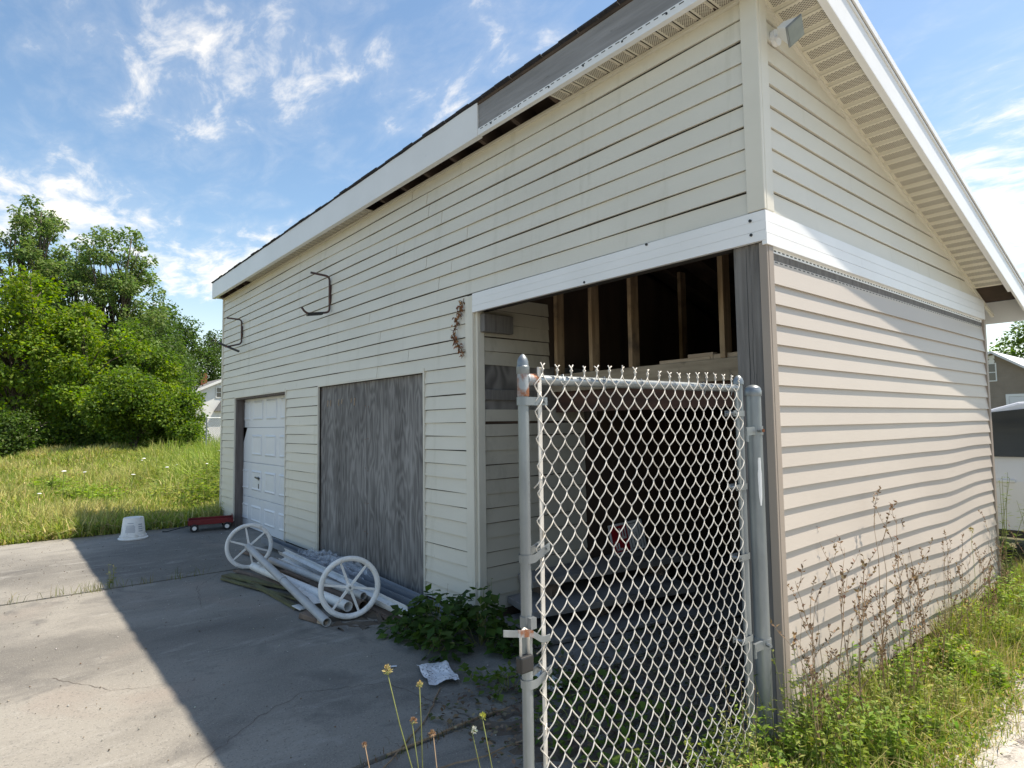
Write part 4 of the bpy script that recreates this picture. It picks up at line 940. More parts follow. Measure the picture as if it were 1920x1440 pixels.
def page(b):
    n = 12; A = np.array([(-2.01, -.80), (-1.955, -.625), (-1.63, -.725), (-1.68, -.905)]); vs = []
    r_ = np.random.default_rng(3)
    for i in range(n+1):
        for j in range(n+1):
            u, v = i/n, j/n; p = (A[0]*(1-u)+A[3]*u)*(1-v)+(A[1]*(1-u)+A[2]*u)*v
            z = SLZ+.008+.020*abs(math.sin(u*math.pi*1.5+.3))+.006*math.sin(v*7+u*3)+r_.normal()*.002
            vs.append((p[0]+.01*math.sin(v*9), p[1]+.006*math.sin(u*11), z))
    b.add(vs, [(i*(n+1)+j, (i+1)*(n+1)+j, (i+1)*(n+1)+j+1, i*(n+1)+j+1) for i in range(n) for j in range(n)])
pg = scrap('crumpled_paper', 'paper', 'soggy crumpled white paper lying on the concrete near the leafy plant', 'paper', page)
for i in range(16):
    u, v = .10+.22*random.random(), .30+.6*random.random(); p = Vector((-2.0+u*.33, -.80-.08*u+v*.175, SLZ+.047))
    b = MB(); q = Vector((random.uniform(.005, .03), random.uniform(-.012, .012), 0)); b.beam(p, p+q, random.uniform(.004, .010), .001); b.build('ink_mark', 'ink', pg)
scrap('paper_scrap', 'paper', 'tiny white scrap on the concrete left of the crumpled paper', 'paper', lambda b: b.beam((-2.13, -.93, -.074), (-2.10, -.89, -.072), .02, .002))
scrap('plastic_scrap', 'white_pl', 'pale crumpled wrapper lying behind the gate post', 'wrapper', lambda b: crumple(b, -1.42, -1.16, -.42, -.28, -.078, .03, 8, 6, 12))

M['dullpanel'] = mat('dull_panel', (.27, .25, .235), (.19, .175, .165), .8, 4, dirt=dict(col=(.10, .085, .07), scale=5, lo=.5, hi=.72))
def slabbox(b, pts, z0, z1): b.hexa([(x, y, z0) for x, y in pts]+[(x, y, z1) for x, y in pts])
pal = lambda nm, lb, pts, z0, z1, m='dullpanel': scrap(nm, m, lb, 'panel', lambda b: slabbox(b, pts, z0, z1), bevel=.004)
pal('stacked_panel', 'grey panel at the bottom of the stack in the open bay', [(-1.74, -.02), (-1.36, 1.45), (-2.28, 1.75), (-2.36, .12)], -.075, -.045)
pal('stacked_panel', 'pale grey panel in the middle of the stack in the open bay', [(-1.93, .14), (-1.56, 1.62), (-2.33, 1.85), (-2.38, .26)], .045, .095)
pal('stacked_panel', 'pale grey panel on top of the stack in the open bay', [(-2.12, .30), (-1.86, 2.02), (-2.36, 2.12), (-2.39, .38)], .20, .25)
scrap('timber_bearer', 'brown_wood', 'dark timber bearer at the near end between the stacked panels', 'timber', lambda b: b.box(-2.34, -2.12, .50, .60, .096, .199))
scrap('timber_bearer', 'brown_wood', 'dark timber bearer at the far end between the stacked panels', 'timber', lambda b: b.box(-2.34, -1.95, 1.70, 1.80, .096, .199))
scrap('timber_bearer', 'brown_wood', 'low timber bearer under the middle panel', 'timber', lambda b: b.box(-2.30, -1.85, .75, .86, -.044, .044))
# red and white sign lying on its side against the partition
sg = thing('red_white_sign', (-2.3, 1.66, .25), 'red and white printed sign propped on its side in the open bay', 'sign')
so = Vector((-2.30, 1.45, .252)); su = Vector((.02, .46, .02)).normalized(); sv = Vector((-.22, -.03, 1)).normalized(); sn = su.cross(sv).normalized()
if sn.x < 0: sn = -sn
def srect(u0, u1, v0, v1, d, m, name, par=sg):
    b = MB(); P_ = [so+su*u+sv*v+sn*d for u, v in ((u0, v0), (u1, v0), (u1, v1), (u0, v1))]; b.prism(P_, sn*(.003 if d < .001 else .0006)); return b.build(name, m, par)
srect(0, .46, 0, .27, 0, 'white_pl', 'board')
srect(.022, .235, .015, .25, .0036, 'signred', 'red_field')
def glyph(ch, u0, v0, h, w, m):
    """letter lying on its side: text runs upward, letter tops point left (-u)"""
    strokes = {'F': [(0, 0, .22, 1), (0, .78, 1, 1), (0, .42, .8, .62)], 'E': [(0, 0, .22, 1), (0, .8, 1, 1), (0, .40, .85, .6), (0, 0, 1, .2)], 'T': [(.39, 0, .61, 1), (0, .8, 1, 1)], 'I': [(.3, 0, .7, 1)], 'U': [(0, 0, .22, 1), (.78, 0, 1, 1), (0, 0, 1, .2)]}[ch]
    for a0, c0_, a1, c1 in strokes: srect(u0-h*c1, u0-h*c0_, v0+w*a0, v0+w*a1, .0044, m, 'letter_stroke')
glyph('F', .140, .03, .09, .085, 'white_pl'); glyph('E', .215, .125, .09, .10, 'white_pl')
for r in ((.262, .268, .02, .25), (.385, .391, .02, .25), (.262, .391, .02, .026), (.262, .391, .244, .25), (.425, .433, .015, .255), (.305, .311, .05, .16), (.345, .351, .05, .16), (.305, .351, .05, .056), (.305, .351, .10, .106)):
    srect(*r, .0036, 'ink', 'black_rule')
for i, (x, y, l_, w, h_) in enumerate(((-1.05, .815, .42, .05, .025), (-.92, .82, .20, .06, .05), (-.70, .825, .30, .05, .035))):
    scrap('wood_scrap', 'palewood', ['long pale offcut lying on the loft beam', 'short pale block in the middle of the loft beam', 'pale offcut on the loft beam nearest the corner post'][i], 'wood', lambda b: b.box(x-l_/2, x+l_/2, y, y+w, 1.8855, 1.886+h_), bevel=.004)

# ================================================================== things beyond
# pale minivan behind the shed, facing -x
vn = thing('parked_minivan', (.2, 6.6, GZ), 'pale silver minivan parked behind the shed', 'van')
VX, VY = -2.35, 5.60
side = [(0, .35), (.05, .66), (.35, .92), (1.05, 1.08), (1.70, 1.60), (2.2, 1.75), (3.2, 1.79), (4.3, 1.70), (4.75, 1.05), (4.82, .5), (4.75, .30), (.15, .28)]
b = MB(); inset = lambda z: .0 if z < 1.1 else .17*(z-1.1)/.7
n_ = len(side); A = [(VX+x, VY+inset(z), GZ+z) for x, z in side]; B = [(VX+x, VY+1.8-inset(z), GZ+z) for x, z in side]
b.add(A+B, [tuple(range(n_)), tuple(range(n_, 2*n_))[::-1]]+[(i, (i+1) % n_, n_+(i+1) % n_, n_+i) for i in range(n_)]); body = b.build('body', 'carpaint', vn, bevel=.03)
def vwin(pts, nm='side_window'):
    for s in (0, 1):
        b = MB(); f = lambda x, z: (VX+x, (VY+inset(z)-.006) if s == 0 else (VY+1.8-inset(z)+.006), GZ+z)
        b.add([f(*p) for p in pts], [tuple(range(len(pts)))]); b.build(nm, 'glass', vn)
vwin([(1.42, 1.15), (2.272, 1.15), (2.272, 1.675), (1.90, 1.635)]); vwin([(2.288, 1.15), (3.32, 1.15), (3.27, 1.715), (2.288, 1.675)]); vwin([(3.40, 1.17), (4.50, 1.17), (4.25, 1.62), (3.35, 1.69)])
b = MB(); b.add([(VX+1.12, VY+.12, GZ+1.05), (VX+1.12, VY+1.68, GZ+1.05), (VX+1.70, VY+1.62, GZ+1.50), (VX+1.70, VY+.18, GZ+1.50)], [(0, 1, 2, 3)]); ws = b.build('windscreen', 'glass', vn)
for v_ in ws.data.vertices: v_.co.x -= .012; v_.co.z += .012
for x in (2.28, 3.32): part('door_seam', 'black', vn, lambda b: b.box(VX+x-.004, VX+x+.004, VY-.003, VY+.01, GZ+.40, GZ+1.06))
for x in (1.98, 2.45): part('door_handle', 'carpaint', vn, lambda b: b.box(VX+x, VX+x+.19, VY-.03, VY-.004, GZ+.87, GZ+.905), bevel=.01)
part('sill_trim', 'black', vn, lambda b: b.box(VX+.9, VX+4.0, VY-.01, VY+.05, GZ+.28, GZ+.36))
for x in (.85, 3.95):
    for y, s in ((VY-.01, -1), (VY+1.81, 1)):
        b = MB(); b.lathe([(.20, -.02), (.30, -.02), (.33, .02), (.33, .18), (.30, .2), (.0, .2)], (VX+x, y, GZ+.33), (0, -s, 0), 28); w = b.build('wheel', 'rubber', vn, smooth='auto')
        b = MB(); b.lathe([(0, -.01), (.06, -.02), (.20, .0), (.20, .03), (0, .03)], (VX+x, y, GZ+.33), (0, -s, 0), 20); b.build('wheel_rim', 'galv', w)
for y in (VY+.12, VY+1.42): part('headlight', 'glass', vn, lambda b: b.box(VX+.02, VX+.16, y, y+.26, GZ+.62, GZ+.74), bevel=.02)

M['taupe'] = mat('taupe_siding', (.30, .245, .195), (.26, .21, .165), .7, 2); M['roof_metal'] = mat('pale_metal_roof', (.72, .72, .74), (.66, .66, .68), .4, 1)
bn = thing('taupe_barn', (-8.0, 45, GZ), 'taupe barn with white roof edge and upper window behind the van', 'barn')
by = 41.0; xr = -7.92; hw = 5.2; pk = 5.10; pt = .68
part('wall', 'taupe', bn, lambda b: b.prism([(xr-hw, by, GZ), (xr+hw, by, GZ), (xr+hw, by, pk-pt*hw), (xr, by, pk), (xr-hw, by, pk-pt*hw)], (0, 9, 0)))
for k in range(34):
    z = GZ+.15*k; w = hw if z < pk-pt*hw else (pk-z)/pt
    if w > .2: part('siding_board', 'taupe', bn, lambda b: b.prism([(xr-w, by-.025, z+.002), (xr-w, by-.004, z+.15), (xr-w, by-.001, z+.002)], (2*w, 0, 0)))
for s in (-1, 1):
    part('roof_slope', 'roof_metal', bn, lambda b: b.prism([(xr, by-.35, pk+.02), (xr+s*(hw+.4), by-.35, pk-pt*(hw+.4)+.02), (xr+s*(hw+.4), by-.35, pk-pt*(hw+.4)+.14), (xr, by-.35, pk+.16)], (0, 9.7, 0)))
wf = part('window', 'white', bn, lambda b: (b.box(-8.20, -7.74, by-.05, by-.028, 3.50, 4.56)))
for z0, z1 in ((3.56, 4.00), (4.05, 4.50)): part('pane', 'glass', wf, lambda b: b.box(-8.14, -7.80, by-.056, by-.052, z0, z1))
part('vent', 'white', bn, lambda b: b.box(-8.13, -7.80, by-.06, by-.028, 4.80, 5.0)); part('vent_hood', 'white', bn, lambda b: b.lathe([(0, 0), (.15, 0), (.15, .04), (0, .04)], (-7.95, by-.07, 4.66), (0, 1, 0), 16))
gd = part('garage_door_frame', 'white', bn, lambda b: (b.box(-7.40, -7.26, by-.05, by-.028, GZ, 2.74), b.box(-7.26, -4.2, by-.05, by-.028, 2.60, 2.74), b.box(-4.34, -4.2, by-.05, by-.028, GZ, 2.599)))
for k in range(4): part('garage_door_panel', 'roof_metal', gd, lambda b: b.box(-7.25, -4.35, by-.04, by-.028, GZ+.68*k, GZ+.68*k+.67))

hs = thing('white_house', (-64, 16, GZ), 'white gabled house far behind the bushes', 'house')
hx = -64.0; yr_ = 14.3; hw2 = 4.2; pk2 = 6.4; pt2 = .46
M['hroof'] = mat('grey_roof', (.20, .20, .21), (.16, .16, .17), .9, 3)
part('wall', 'white', hs, lambda b: b.prism([(hx, yr_-hw2+.5, GZ), (hx, yr_+hw2-.5, GZ), (hx, yr_+hw2-.5, pk2-pt2*hw2), (hx, yr_, pk2-.2), (hx, yr_-hw2+.5, pk2-pt2*hw2)], (-9, 0, 0)))
for s in (-1, 1):
    r_ = part('roof_slope', 'hroof', hs, lambda b: b.prism([(hx+.4, yr_, pk2), (hx+.4, yr_+s*hw2, pk2-pt2*hw2), (hx+.4, yr_+s*hw2, pk2-pt2*hw2-.16), (hx+.4, yr_, pk2-.16)], (-9.8, 0, 0)))
    part('verge_board', 'white', r_, lambda b: b.prism([(hx+.402, yr_, pk2-.02), (hx+.402, yr_+s*hw2, pk2-pt2*hw2-.02), (hx+.402, yr_+s*hw2, pk2-pt2*hw2-.28), (hx+.402, yr_, pk2-.28)], (.06, 0, 0)))
part('chimney', 'rust', hs, lambda b: b.box(hx-4.5, hx-3.9, yr_-1.2, yr_-.6, 5.2, 7.1))
w_ = part('window', 'white', hs, lambda b: b.box(hx+.01, hx+.06, yr_-.75, yr_+.3, 4.4, 5.5))
for y0_ in (yr_-.65, yr_-.19):
    for z0_ in (4.5, 4.98): part('pane', 'glass', w_, lambda b: b.box(hx+.062, hx+.07, y0_, y0_+.40, z0_, z0_+.42))
w_ = part('lower_window', 'hroof', hs, lambda b: b.prism([(hx+.01, yr_-.9, 3.1), (hx+.01, yr_+.4, 3.1), (hx+.01, yr_-.2, 4.2)], (.4, 0, 0)))

ff = thing('field_fence', (-26, 5, GZ), 'far chain link fence panel beside the shed corner', 'fence')
for y in (3.68, 4.26, 5.6, 7.0): part('post', 'galv', ff, lambda b: b.tube([(-26, y, GZ-.2), (-26, y, 1.90)], .03, 8))
part('rail', 'galv', ff, lambda b: b.tube([(-26, 3.68, 1.87), (-26, 7.0, 1.87)], .022, 6))
b = MB()
for i in range(-26, 50):
    for s in (1, -1):
        y = 3.68+i*.07; y2 = y+s*1.95
        a_, c_ = (y, 0.0), (y2, 1.95)
        pts = [(yy, zz) for yy, zz in ((y+s*t*1.95, t*1.95) for t in np.linspace(0, 1, 14)) if 3.68 <= yy <= 7.0]
        if len(pts) > 1:
            q0, q1 = pts[0], pts[-1]; b.beam((-26, q0[0], GZ+q0[1]), (-26, q1[0], GZ+q1[1]), .006, .006)
b.build('mesh', 'galv', ff, kind='stuff')

# ================================================================== vegetation
def tree(name, label, base, H, crown_r, nleaf, lsize, cols, nclump=40, crown_z=(.25, 1.0), trunk_r=.16, seed=1, leaders=1, group='trees and bushes along the field edge', cat='tree', shape=1.0, clump_r=.26, lean=(0, 0)):
    global rng
    rng_old = rng; rng = np.random.default_rng(seed); rr = random.Random(seed)
    base = Vector(base); o = thing(name, base, label, cat, group)
    z0, z1 = crown_z[0]*H, crown_z[1]*H; cz = (z0+z1)/2; hz = (z1-z0)/2
    tops = []
    for k in range(leaders):
        a = 2*math.pi*k/leaders+rr.random(); off = crown_r*.42*(leaders > 1)
        tops.append(Vector((off*math.cos(a)+lean[0], off*math.sin(a)+lean[1], H*(.93 if k == 0 else rr.uniform(.78, .95)))))
    bt = MB(); axes = []
    for t in tops:
        pts = [base+Vector((0, 0, -.2))]; 
        for i in range(1, 8):
            f = i/7; pts.append(base+Vector((t.x*f**1.4+rr.uniform(-.12, .12)*crown_r*.3, t.y*f**1.4+rr.uniform(-.12, .12)*crown_r*.3, t.z*f)))
        bt.tube(pts, [max(.012, trunk_r*(1-.9*i/7)) for i in range(8)], 7); axes.append(pts)
    cl = []
    for i in range(nclump):
        for _ in range(40):
            u = np.array([rr.uniform(-1, 1), rr.uniform(-1, 1), rr.uniform(-1, 1)])
            if .25 < np.linalg.norm(u) < 1: break
        zz = cz+hz*u[2]; wid = crown_r*(1.0-.35*max(0, u[2])**shape)
        cl.append((np.array([base.x+u[0]*wid*.92+lean[0]*zz/H, base.y+u[1]*wid*.92+lean[1]*zz/H, base.z+zz]), crown_r*clump_r*rr.uniform(.6, 1.35)))
    for t in tops:   # feathery leader tips
        for q in range(3): cl.append((np.array(base+t)+np.array([rr.uniform(-.2, .2)*crown_r, rr.uniform(-.2, .2)*crown_r, -hz*.16*q+hz*.03]), crown_r*clump_r*(.45+.2*q)))
    for c, r in cl:
        ax = axes[rr.randrange(len(axes))]; zc = c[2]-base.z; f = min(max(zc/H-.18, .12), .9); i = min(int(f*7), 6)
        s = ax[i].lerp(ax[i+1], f*7-i); e = Vector(c); m_ = s.lerp(e, .5)+Vector((0, 0, .06*H*rr.uniform(.2, 1)))
        bt.tube([s, m_, e], [trunk_r*.26, trunk_r*.15, .012], 5)
    bt.build('trunk', 'bark', o, smooth=True)
    wts = np.array([r**2 for c, r in cl]); wts = wts/wts.sum(); parts = []
    for (c, r), w in zip(cl, wts):
        n = max(20, int(nleaf*w)); d = unit(rng.normal(size=(n, 3))); rad = r*rng.uniform(.15, 1.15, n)**.55
        P = c+d*rad[:, None]*np.array([1, 1, .8]); 
        sub = rng.normal(size=(n, 3))*r*.07; P = P+sub
        L = lsize*rng.uniform(.6, 1.3, n); hue = 1+rng.normal()*.10
        C = vary(n, cols, jit=.14)*hue
        D = d*np.array([1, 1, .5])+rng.normal(size=(n, 3))*.6+np.array([0, 0, -.35])
        parts.append(leaves(P, L, L*rng.uniform(.55, .85, n), C, .5, .18, D))
    npmesh('crown', *merge(parts), 'leaf', o)
    rng = rng_old
    return o
DK = [(.055, .100, .024), (.068, .120, .026), (.080, .130, .036)]
MD = [(.090, .155, .026), (.115, .185, .034), (.075, .130, .026)]
BR = [(.165, .245, .030), (.135, .215, .030), (.195, .265, .045)]
POP = [(.125, .195, .055), (.105, .170, .050), (.165, .225, .075)]
tree('poplar_tree', 'tallest loose crowned poplar at the left edge of the picture', (-51.5, -1.6, GZ), 17.6, 3.3, 11000, .21, POP, 70, (.40, 1.0), .26, 11, 4, clump_r=.155)
tree('poplar_tree', 'tall loose poplar, right hand one of the pair against the sky', (-46.5, 2.9, GZ), 15.4, 3.5, 15000, .20, POP, 84, (.30, 1.0), .25, 12, 4, clump_r=.155)
tree('poplar_tree', 'poplar filling the gap between the two tall poplars', (-49, .7, GZ), 14.6, 2.4, 7000, .21, POP, 46, (.30, 1.0), .22, 21, 3, clump_r=.19)
tree('bright_maple', 'bright yellow green maple at the left edge in front of the poplars', (-36.5, -2.2, GZ), 9.4, 3.6, 20000, .20, BR+MD[:1], 75, (.02, 1.0), .2, 13, 2, clump_r=.215)
tree('bright_maple', 'bright green maple right of the leftmost maple, below the poplars', (-35.0, .35, GZ), 7.9, 2.7, 14000, .18, BR+MD[:2], 62, (.02, 1.0), .16, 14, 1, clump_r=.22)
tree('leafy_tree', 'mid green tree between the maples and the vine covered bush', (-40.5, 3.1, GZ), 7.8, 3.2, 14000, .20, MD, 62, (.02, 1.0), .16, 15, 1, clump_r=.22)
tree('dark_tree', 'dark rounded tree rising behind the vine covered bush', (-57.5, 6.6, GZ), 12.2, 4.2, 14000, .27, DK, 46, (.05, 1.0), .25, 16, 1)
tree('dark_tree', 'dark tree left of the shed corner in the far row', (-77.4, 16.7, GZ), 13.3, 4.6, 12000, .27, DK, 42, (.05, 1.0), .25, 17, 1)
tree('dark_tree', 'farthest dark tree, mostly hidden by the shed corner', (-84, 23.5, GZ), 14.6, 5.0, 9000, .3, DK, 40, (.05, 1.0), .25, 18, 1)
tree('dark_tree', 'broad dark tree right behind the white house', (-76, 13.2, GZ), 14.0, 4.8, 12000, .3, DK, 46, (.02, 1.0), .25, 36, 1)
tree('dark_tree', 'dark tree between the rounded tree and the white house', (-70, 9.6, GZ), 14.2, 4.6, 11000, .3, DK, 46, (.02, 1.0), .25, 37, 1)
tree('dark_tree', 'dark tree low behind the poplars', (-54, 4.6, GZ), 10.0, 4.0, 11000, .27, DK, 42, (.02, 1.0), .25, 19, 1)
tree('dark_tree', 'shadowy tree deep behind the left maple', (-47, -3.8, GZ), 9.0, 4.0, 9000, .26, DK, 36, (.02, 1.0), .22, 20, 1)
tree('thicket_tree', 'leafy thicket deep behind the left bushes', (-58, -1.5, GZ), 7.5, 4.2, 9000, .3, DK, 34, (.0, 1.0), .2, 33, 1)
tree('thicket_tree', 'thicket closing the view left of the leftmost maple', (-52, -6.5, GZ), 8.0, 4.2, 8000, .3, DK, 34, (.0, 1.0), .2, 34, 1)
tree('thicket_tree', 'low thicket deep behind the middle bushes', (-62, 2.6, GZ), 7.0, 4.2, 8000, .3, DK, 34, (.0, 1.0), .2, 35, 1)
tree('vine_bush', 'broad vine covered bush with a hollow shaded middle', (-31.0, 1.85, GZ), 4.2, 1.75, 15000, .14, MD+BR[:1], 40, (.30, 1.0), .10, 22, 2, clump_r=.34, cat='bush')
tree('vine_bush', 'rounded vine covered bush nearest the far fence panel', (-30.2, 3.72, GZ), 3.6, 1.35, 11000, .13, MD+BR[:2], 36, (.02, 1.0), .08, 23, 1, clump_r=.36, cat='bush')
tree('vine_bush', 'pale green bush top rising behind the far fence panel', (-38.8, 4.6, GZ), 5.4, 1.7, 9000, .15, BR, 30, (.05, 1.0), .08, 24, 1, clump_r=.34, cat='bush')
tree('low_bush', 'low dark bush at the foot of the maples on the left', (-33.0, -2.6, GZ), 2.2, 1.7, 7000, .13, DK+MD[:1], 24, (.0, 1.0), .05, 25, 1, clump_r=.4, cat='bush')
tree('low_bush', 'low dark bush in the middle of the field edge', (-33.5, .9, GZ), 2.4, 1.8, 8000, .13, DK+MD[:1], 26, (.0, 1.0), .05, 26, 1, clump_r=.4, cat='bush')
tree('low_bush', 'dark understorey bush behind the hollow vine bush', (-35.5, 2.7, GZ), 3.2, 2.3, 9000, .15, DK, 30, (.0, 1.0), .05, 27, 1, clump_r=.4, cat='bush')
tree('low_bush', 'low weedy bush between the vine bush and the far fence', (-27.6, 3.35, GZ), 1.7, .75, 5000, .10, MD+BR[:1], 20, (.0, 1.0), .03, 38, 1, clump_r=.42, cat='bush')
tree('roadside_tree', 'tree showing over the barn roof on the right', (-12.0, 78, GZ), 11.5, 4.5, 9000, .3, MD, 40, (.2, 1.0), .25, 31, 1, 'trees on the right beyond the barn')
tree('roadside_tree', 'leafy branch tips reaching in at the right edge above the barn', (-1.6, 26.3, GZ), 6.4, 1.75, 6000, .15, DK+MD, 26, (.45, 1.0), .12, 32, 1, 'trees on the right beyond the barn')

# ---- field grass (nobody could count it)
def scatter(n, x0, x1, y0, y1): return np.stack([rng.uniform(x0, x1, n), rng.uniform(y0, y1, n), np.full(n, GZ)], 1)
GC = [(.29, .34, .065), (.22, .29, .055), (.40, .38, .13), (.47, .40, .19), (.17, .24, .05)]
def wedge(n, d0, d1, pw=1.6):
    d = d0+(d1-d0)*rng.uniform(0, 1, n)**pw; a = rng.uniform(-.10, .52, n)    # heading from -x toward +y
    return np.stack([1.5-d*np.cos(a)*1.0, -2.9+d*np.sin(a), np.full(n, GZ)], 1), d
def mound(P): # slight rise and hummock in the field
    P = P.copy(); P[:, 2] += .55*smoothstep(-21, -31, P[:, 0])*np.exp(-((P[:, 1]-.2)/3.2)**2)*.9; return P
P, d = wedge(125000, 10.95, 36, 1.35); P = P[P[:, 0] < -9.36]; d = np.hypot(P[:, 0]-1.5, P[:, 1]+2.9)
patch = np.sin(P[:, 0]*.9+np.sin(P[:, 1]*1.1)*1.4)*np.cos(P[:, 1]*1.3+P[:, 0]*.35)
near = smoothstep(16, 11, d)
tall = smoothstep(.12, .27, (P[:, 1]+2.9)/(1.5-P[:, 0])+.03*patch)*smoothstep(-11, -15, P[:, 0])
H = (.13+.20*rng.random(len(P)))*(1+.6*patch)+tall*1.0*rng.random(len(P))**1.5+.10*smoothstep(13, 24, d)
C = vary(len(P), GC, [.26, .22, .22, .14, .16], .2)*(1+.10*patch[:, None])
dry = smoothstep(.1, .9, patch)[:, None]*.45*(1-tall[:, None]); C = C*(1-dry)+np.array([.50, .42, .20])*dry
C = C*(1-tall[:, None]*.55)+np.array([.23, .34, .065])*tall[:, None]*.55*(1+rng.normal(size=(len(P), 1))*.2)
fld = npmesh('field_grass', *blades(mound(P), H, .008+.0011*d, C, .95), 'grass', kind='stuff'); tag(fld, 'rough sunlit field grass beyond the concrete, green and straw coloured', 'grass')
# hummock under the grass at the far end of the field
m = MB(); nx, ny = 24, 24; vs = []
for i in range(nx+1):
    for j in range(ny+1):
        x = -19-18*i/nx; y = -8+16*j/ny; p = mound(np.array([[x, y, GZ]]))[0]; vs.append((x, y, p[2]-.012 if p[2] > GZ+.03 else GZ-.03))
m.add(vs, [(i*(ny+1)+j, (i+1)*(ny+1)+j, (i+1)*(ny+1)+j+1, i*(ny+1)+j+1) for i in range(nx) for j in range(ny)]); struct(m.build('field_rise', 'earth', smooth=True))

# ---- tall green weeds against the far corner and white field flowers
def wild(x, y, h, seed, label):
    r_ = random.Random(seed); o = thing('wildflower', (x, y, GZ), label, 'flower', 'white wild flowers in the field grass')
    z = mound(np.array([[x, y, GZ]]))[0][2]; b = MB(); b.tube([(x, y, z), (x+r_.uniform(-.03, .03), y+r_.uniform(-.03, .03), z+h*.6), (x+r_.uniform(-.06, .06), y, z+h)], .006, 5); b.build('stem', 'stem_green', o)
    t = Vector(b.v[-1]); b = MB(); R_ = r_.uniform(.028, .048)
    b.lathe([(0, -.010), (R_*.7, .0), (R_, .012), (R_*.6, .02), (0, .022)], t, (r_.uniform(-.2, .2), r_.uniform(-.2, .2), 1), 10); b.build('flower_head', 'white', o)
wl_ = [(-13.2, -1.9), (-14.6, -.55), (-15.2, .25), (-17.5, .9), (-18.6, 1.5), (-20.2, 2.2), (-21.0, 2.9), (-16.2, -1.3), (-22.5, 3.2), (-24.0, 3.5), (-19.5, 1.0), (-12.4, -2.3), (-18, .2), (-23.2, 2.1), (-16.8, 1.9), (-20.8, .6), (-13.9, .8), (-22, 1.4)]
side_w = ['nearest the concrete on the left', 'left of the middle of the field', 'in the middle of the field']
for i, (x, y) in enumerate(wl_): wild(x, y, random.uniform(.45, .8), 100+i, 'small white flat topped flower standing in the field grass')
def leafy(name, label, base, h, nst, spread, L, wd, cols, cat, group=None, stemmat='stem_green', per=26, stem_r=.004, seed=1, droop=.2, tipflower=None):
    """clump of upright leafy stems"""
    global rng
    old = rng; rng = np.random.default_rng(seed); r_ = random.Random(seed)
    o = thing(name, base, label, cat, group); b = MB(); parts = []
    for s in range(nst):
        a = r_.uniform(0, 6.28); q = spread*math.sqrt(r_.random()); hh = h*r_.uniform(.6, 1.05); ln = r_.uniform(.0, .25)*hh; a2 = r_.uniform(0, 6.28)
        p0 = Vector(base)+Vector((q*math.cos(a), q*math.sin(a), 0)); pts = [p0+Vector((ln*math.cos(a2)*f**1.6, ln*math.sin(a2)*f**1.6, hh*f)) for f in (0, .25, .5, .75, 1)]
        b.tube(pts, [stem_r, stem_r*.9, stem_r*.75, stem_r*.55, stem_r*.3], 5)
        n = per; f = rng.uniform(.12, 1, n); P = np.array([tuple(pts[min(int(k*4), 3)].lerp(pts[min(int(k*4), 3)+1], k*4-min(int(k*4), 3))) for k in f])
        ang = rng.uniform(0, 6.28, n); D = np.stack([np.cos(ang), np.sin(ang), .45-droop*rng.uniform(0, 2, n)], 1); l_ = L*rng.uniform(.5, 1.15, n)*(1.1-.6*f)
        parts.append(leaves(P, l_, l_*wd, vary(n, cols, jit=.16), .8, .12, D))
    b.build('stems', stemmat, o, kind='stuff' if nst > 1 else None); npmesh('foliage', *merge(parts), 'leaf', o, kind='stuff'); return o
for i, (x, y, h) in enumerate(((-13.0, .55, .75), (-12.2, 1.1, .9), (-14.5, 1.3, 1.0), (-13.4, 1.9, 1.1), (-15.5, 2.0, 1.15), (-17.2, 2.6, 1.2), (-19, 3.1, 1.25), (-11.6, .2, .6), (-18.0, 1.6, .9))):
    leafy('tall_weed', ['leafy weed clump nearest the red wagon', 'leafy weed clump just left of the shed corner', 'weed clump behind the two nearest the wagon', 'tall weed clump hugging the shed corner', 'tall weed clump farther along the shed side', 'tall weed clump halfway to the far fence', 'tall weed clump next to the far fence', 'small dark weed right behind the wagon', 'weed clump in the middle of the field'][i], (x, y, GZ), h*1.2, 26, .42, .17, .28, [(.15, .23, .04), (.20, .28, .05), (.25, .29, .07)], 'weed', 'tall weeds by the far shed corner', per=30, seed=200+i, stem_r=.006)

# ---- broad-leaved plant at the foot of the bay corner
def broad(name, label, pts, n, L, cols, seed, cat='plant'):
    global rng
    old = rng; rng = np.random.default_rng(seed); o = thing(name, pts[0][0], label, cat); b = MB(); parts = []
    for (c, rx, ry, h) in pts:
        k = int(n*rx*ry/sum(q[1]*q[2] for q in pts)); a = rng.uniform(0, 6.28, k); q = np.sqrt(rng.uniform(0, 1, k)); x = c[0]+rx*q*np.cos(a); y = c[1]+ry*q*np.sin(a)
        z = c[2]+h*(1-q**2.2)*rng.uniform(.45, 1.08, k)+.02
        P = np.stack([x, y, z], 1); D = np.stack([np.cos(a)*q+rng.normal(size=k)*.5, np.sin(a)*q+rng.normal(size=k)*.5, rng.normal(size=k)*.25-.15], 1); l_ = L*rng.uniform(.5, 1.25, k)
        parts.append(leaves(P, l_, l_*rng.uniform(.6, .85, k), vary(k, cols, jit=.16), 1.1, .12, D))
        for i in range(0, k, 9):
            s0_ = Vector((c[0]+(x[i]-c[0])*.3, c[1]+(y[i]-c[1])*.3, c[2])); e = Vector(P[i]); b.tube([s0_, s0_.lerp(e, .5)+Vector((0, 0, .03)), e], .0025, 4)
    b.build('stems', 'stem_green', o, kind='stuff'); npmesh('foliage', *merge(parts), 'leaf', o, kind='stuff'); rng = old; return o
GD = [(.055, .105, .022), (.07, .125, .026), (.042, .085, .020)]
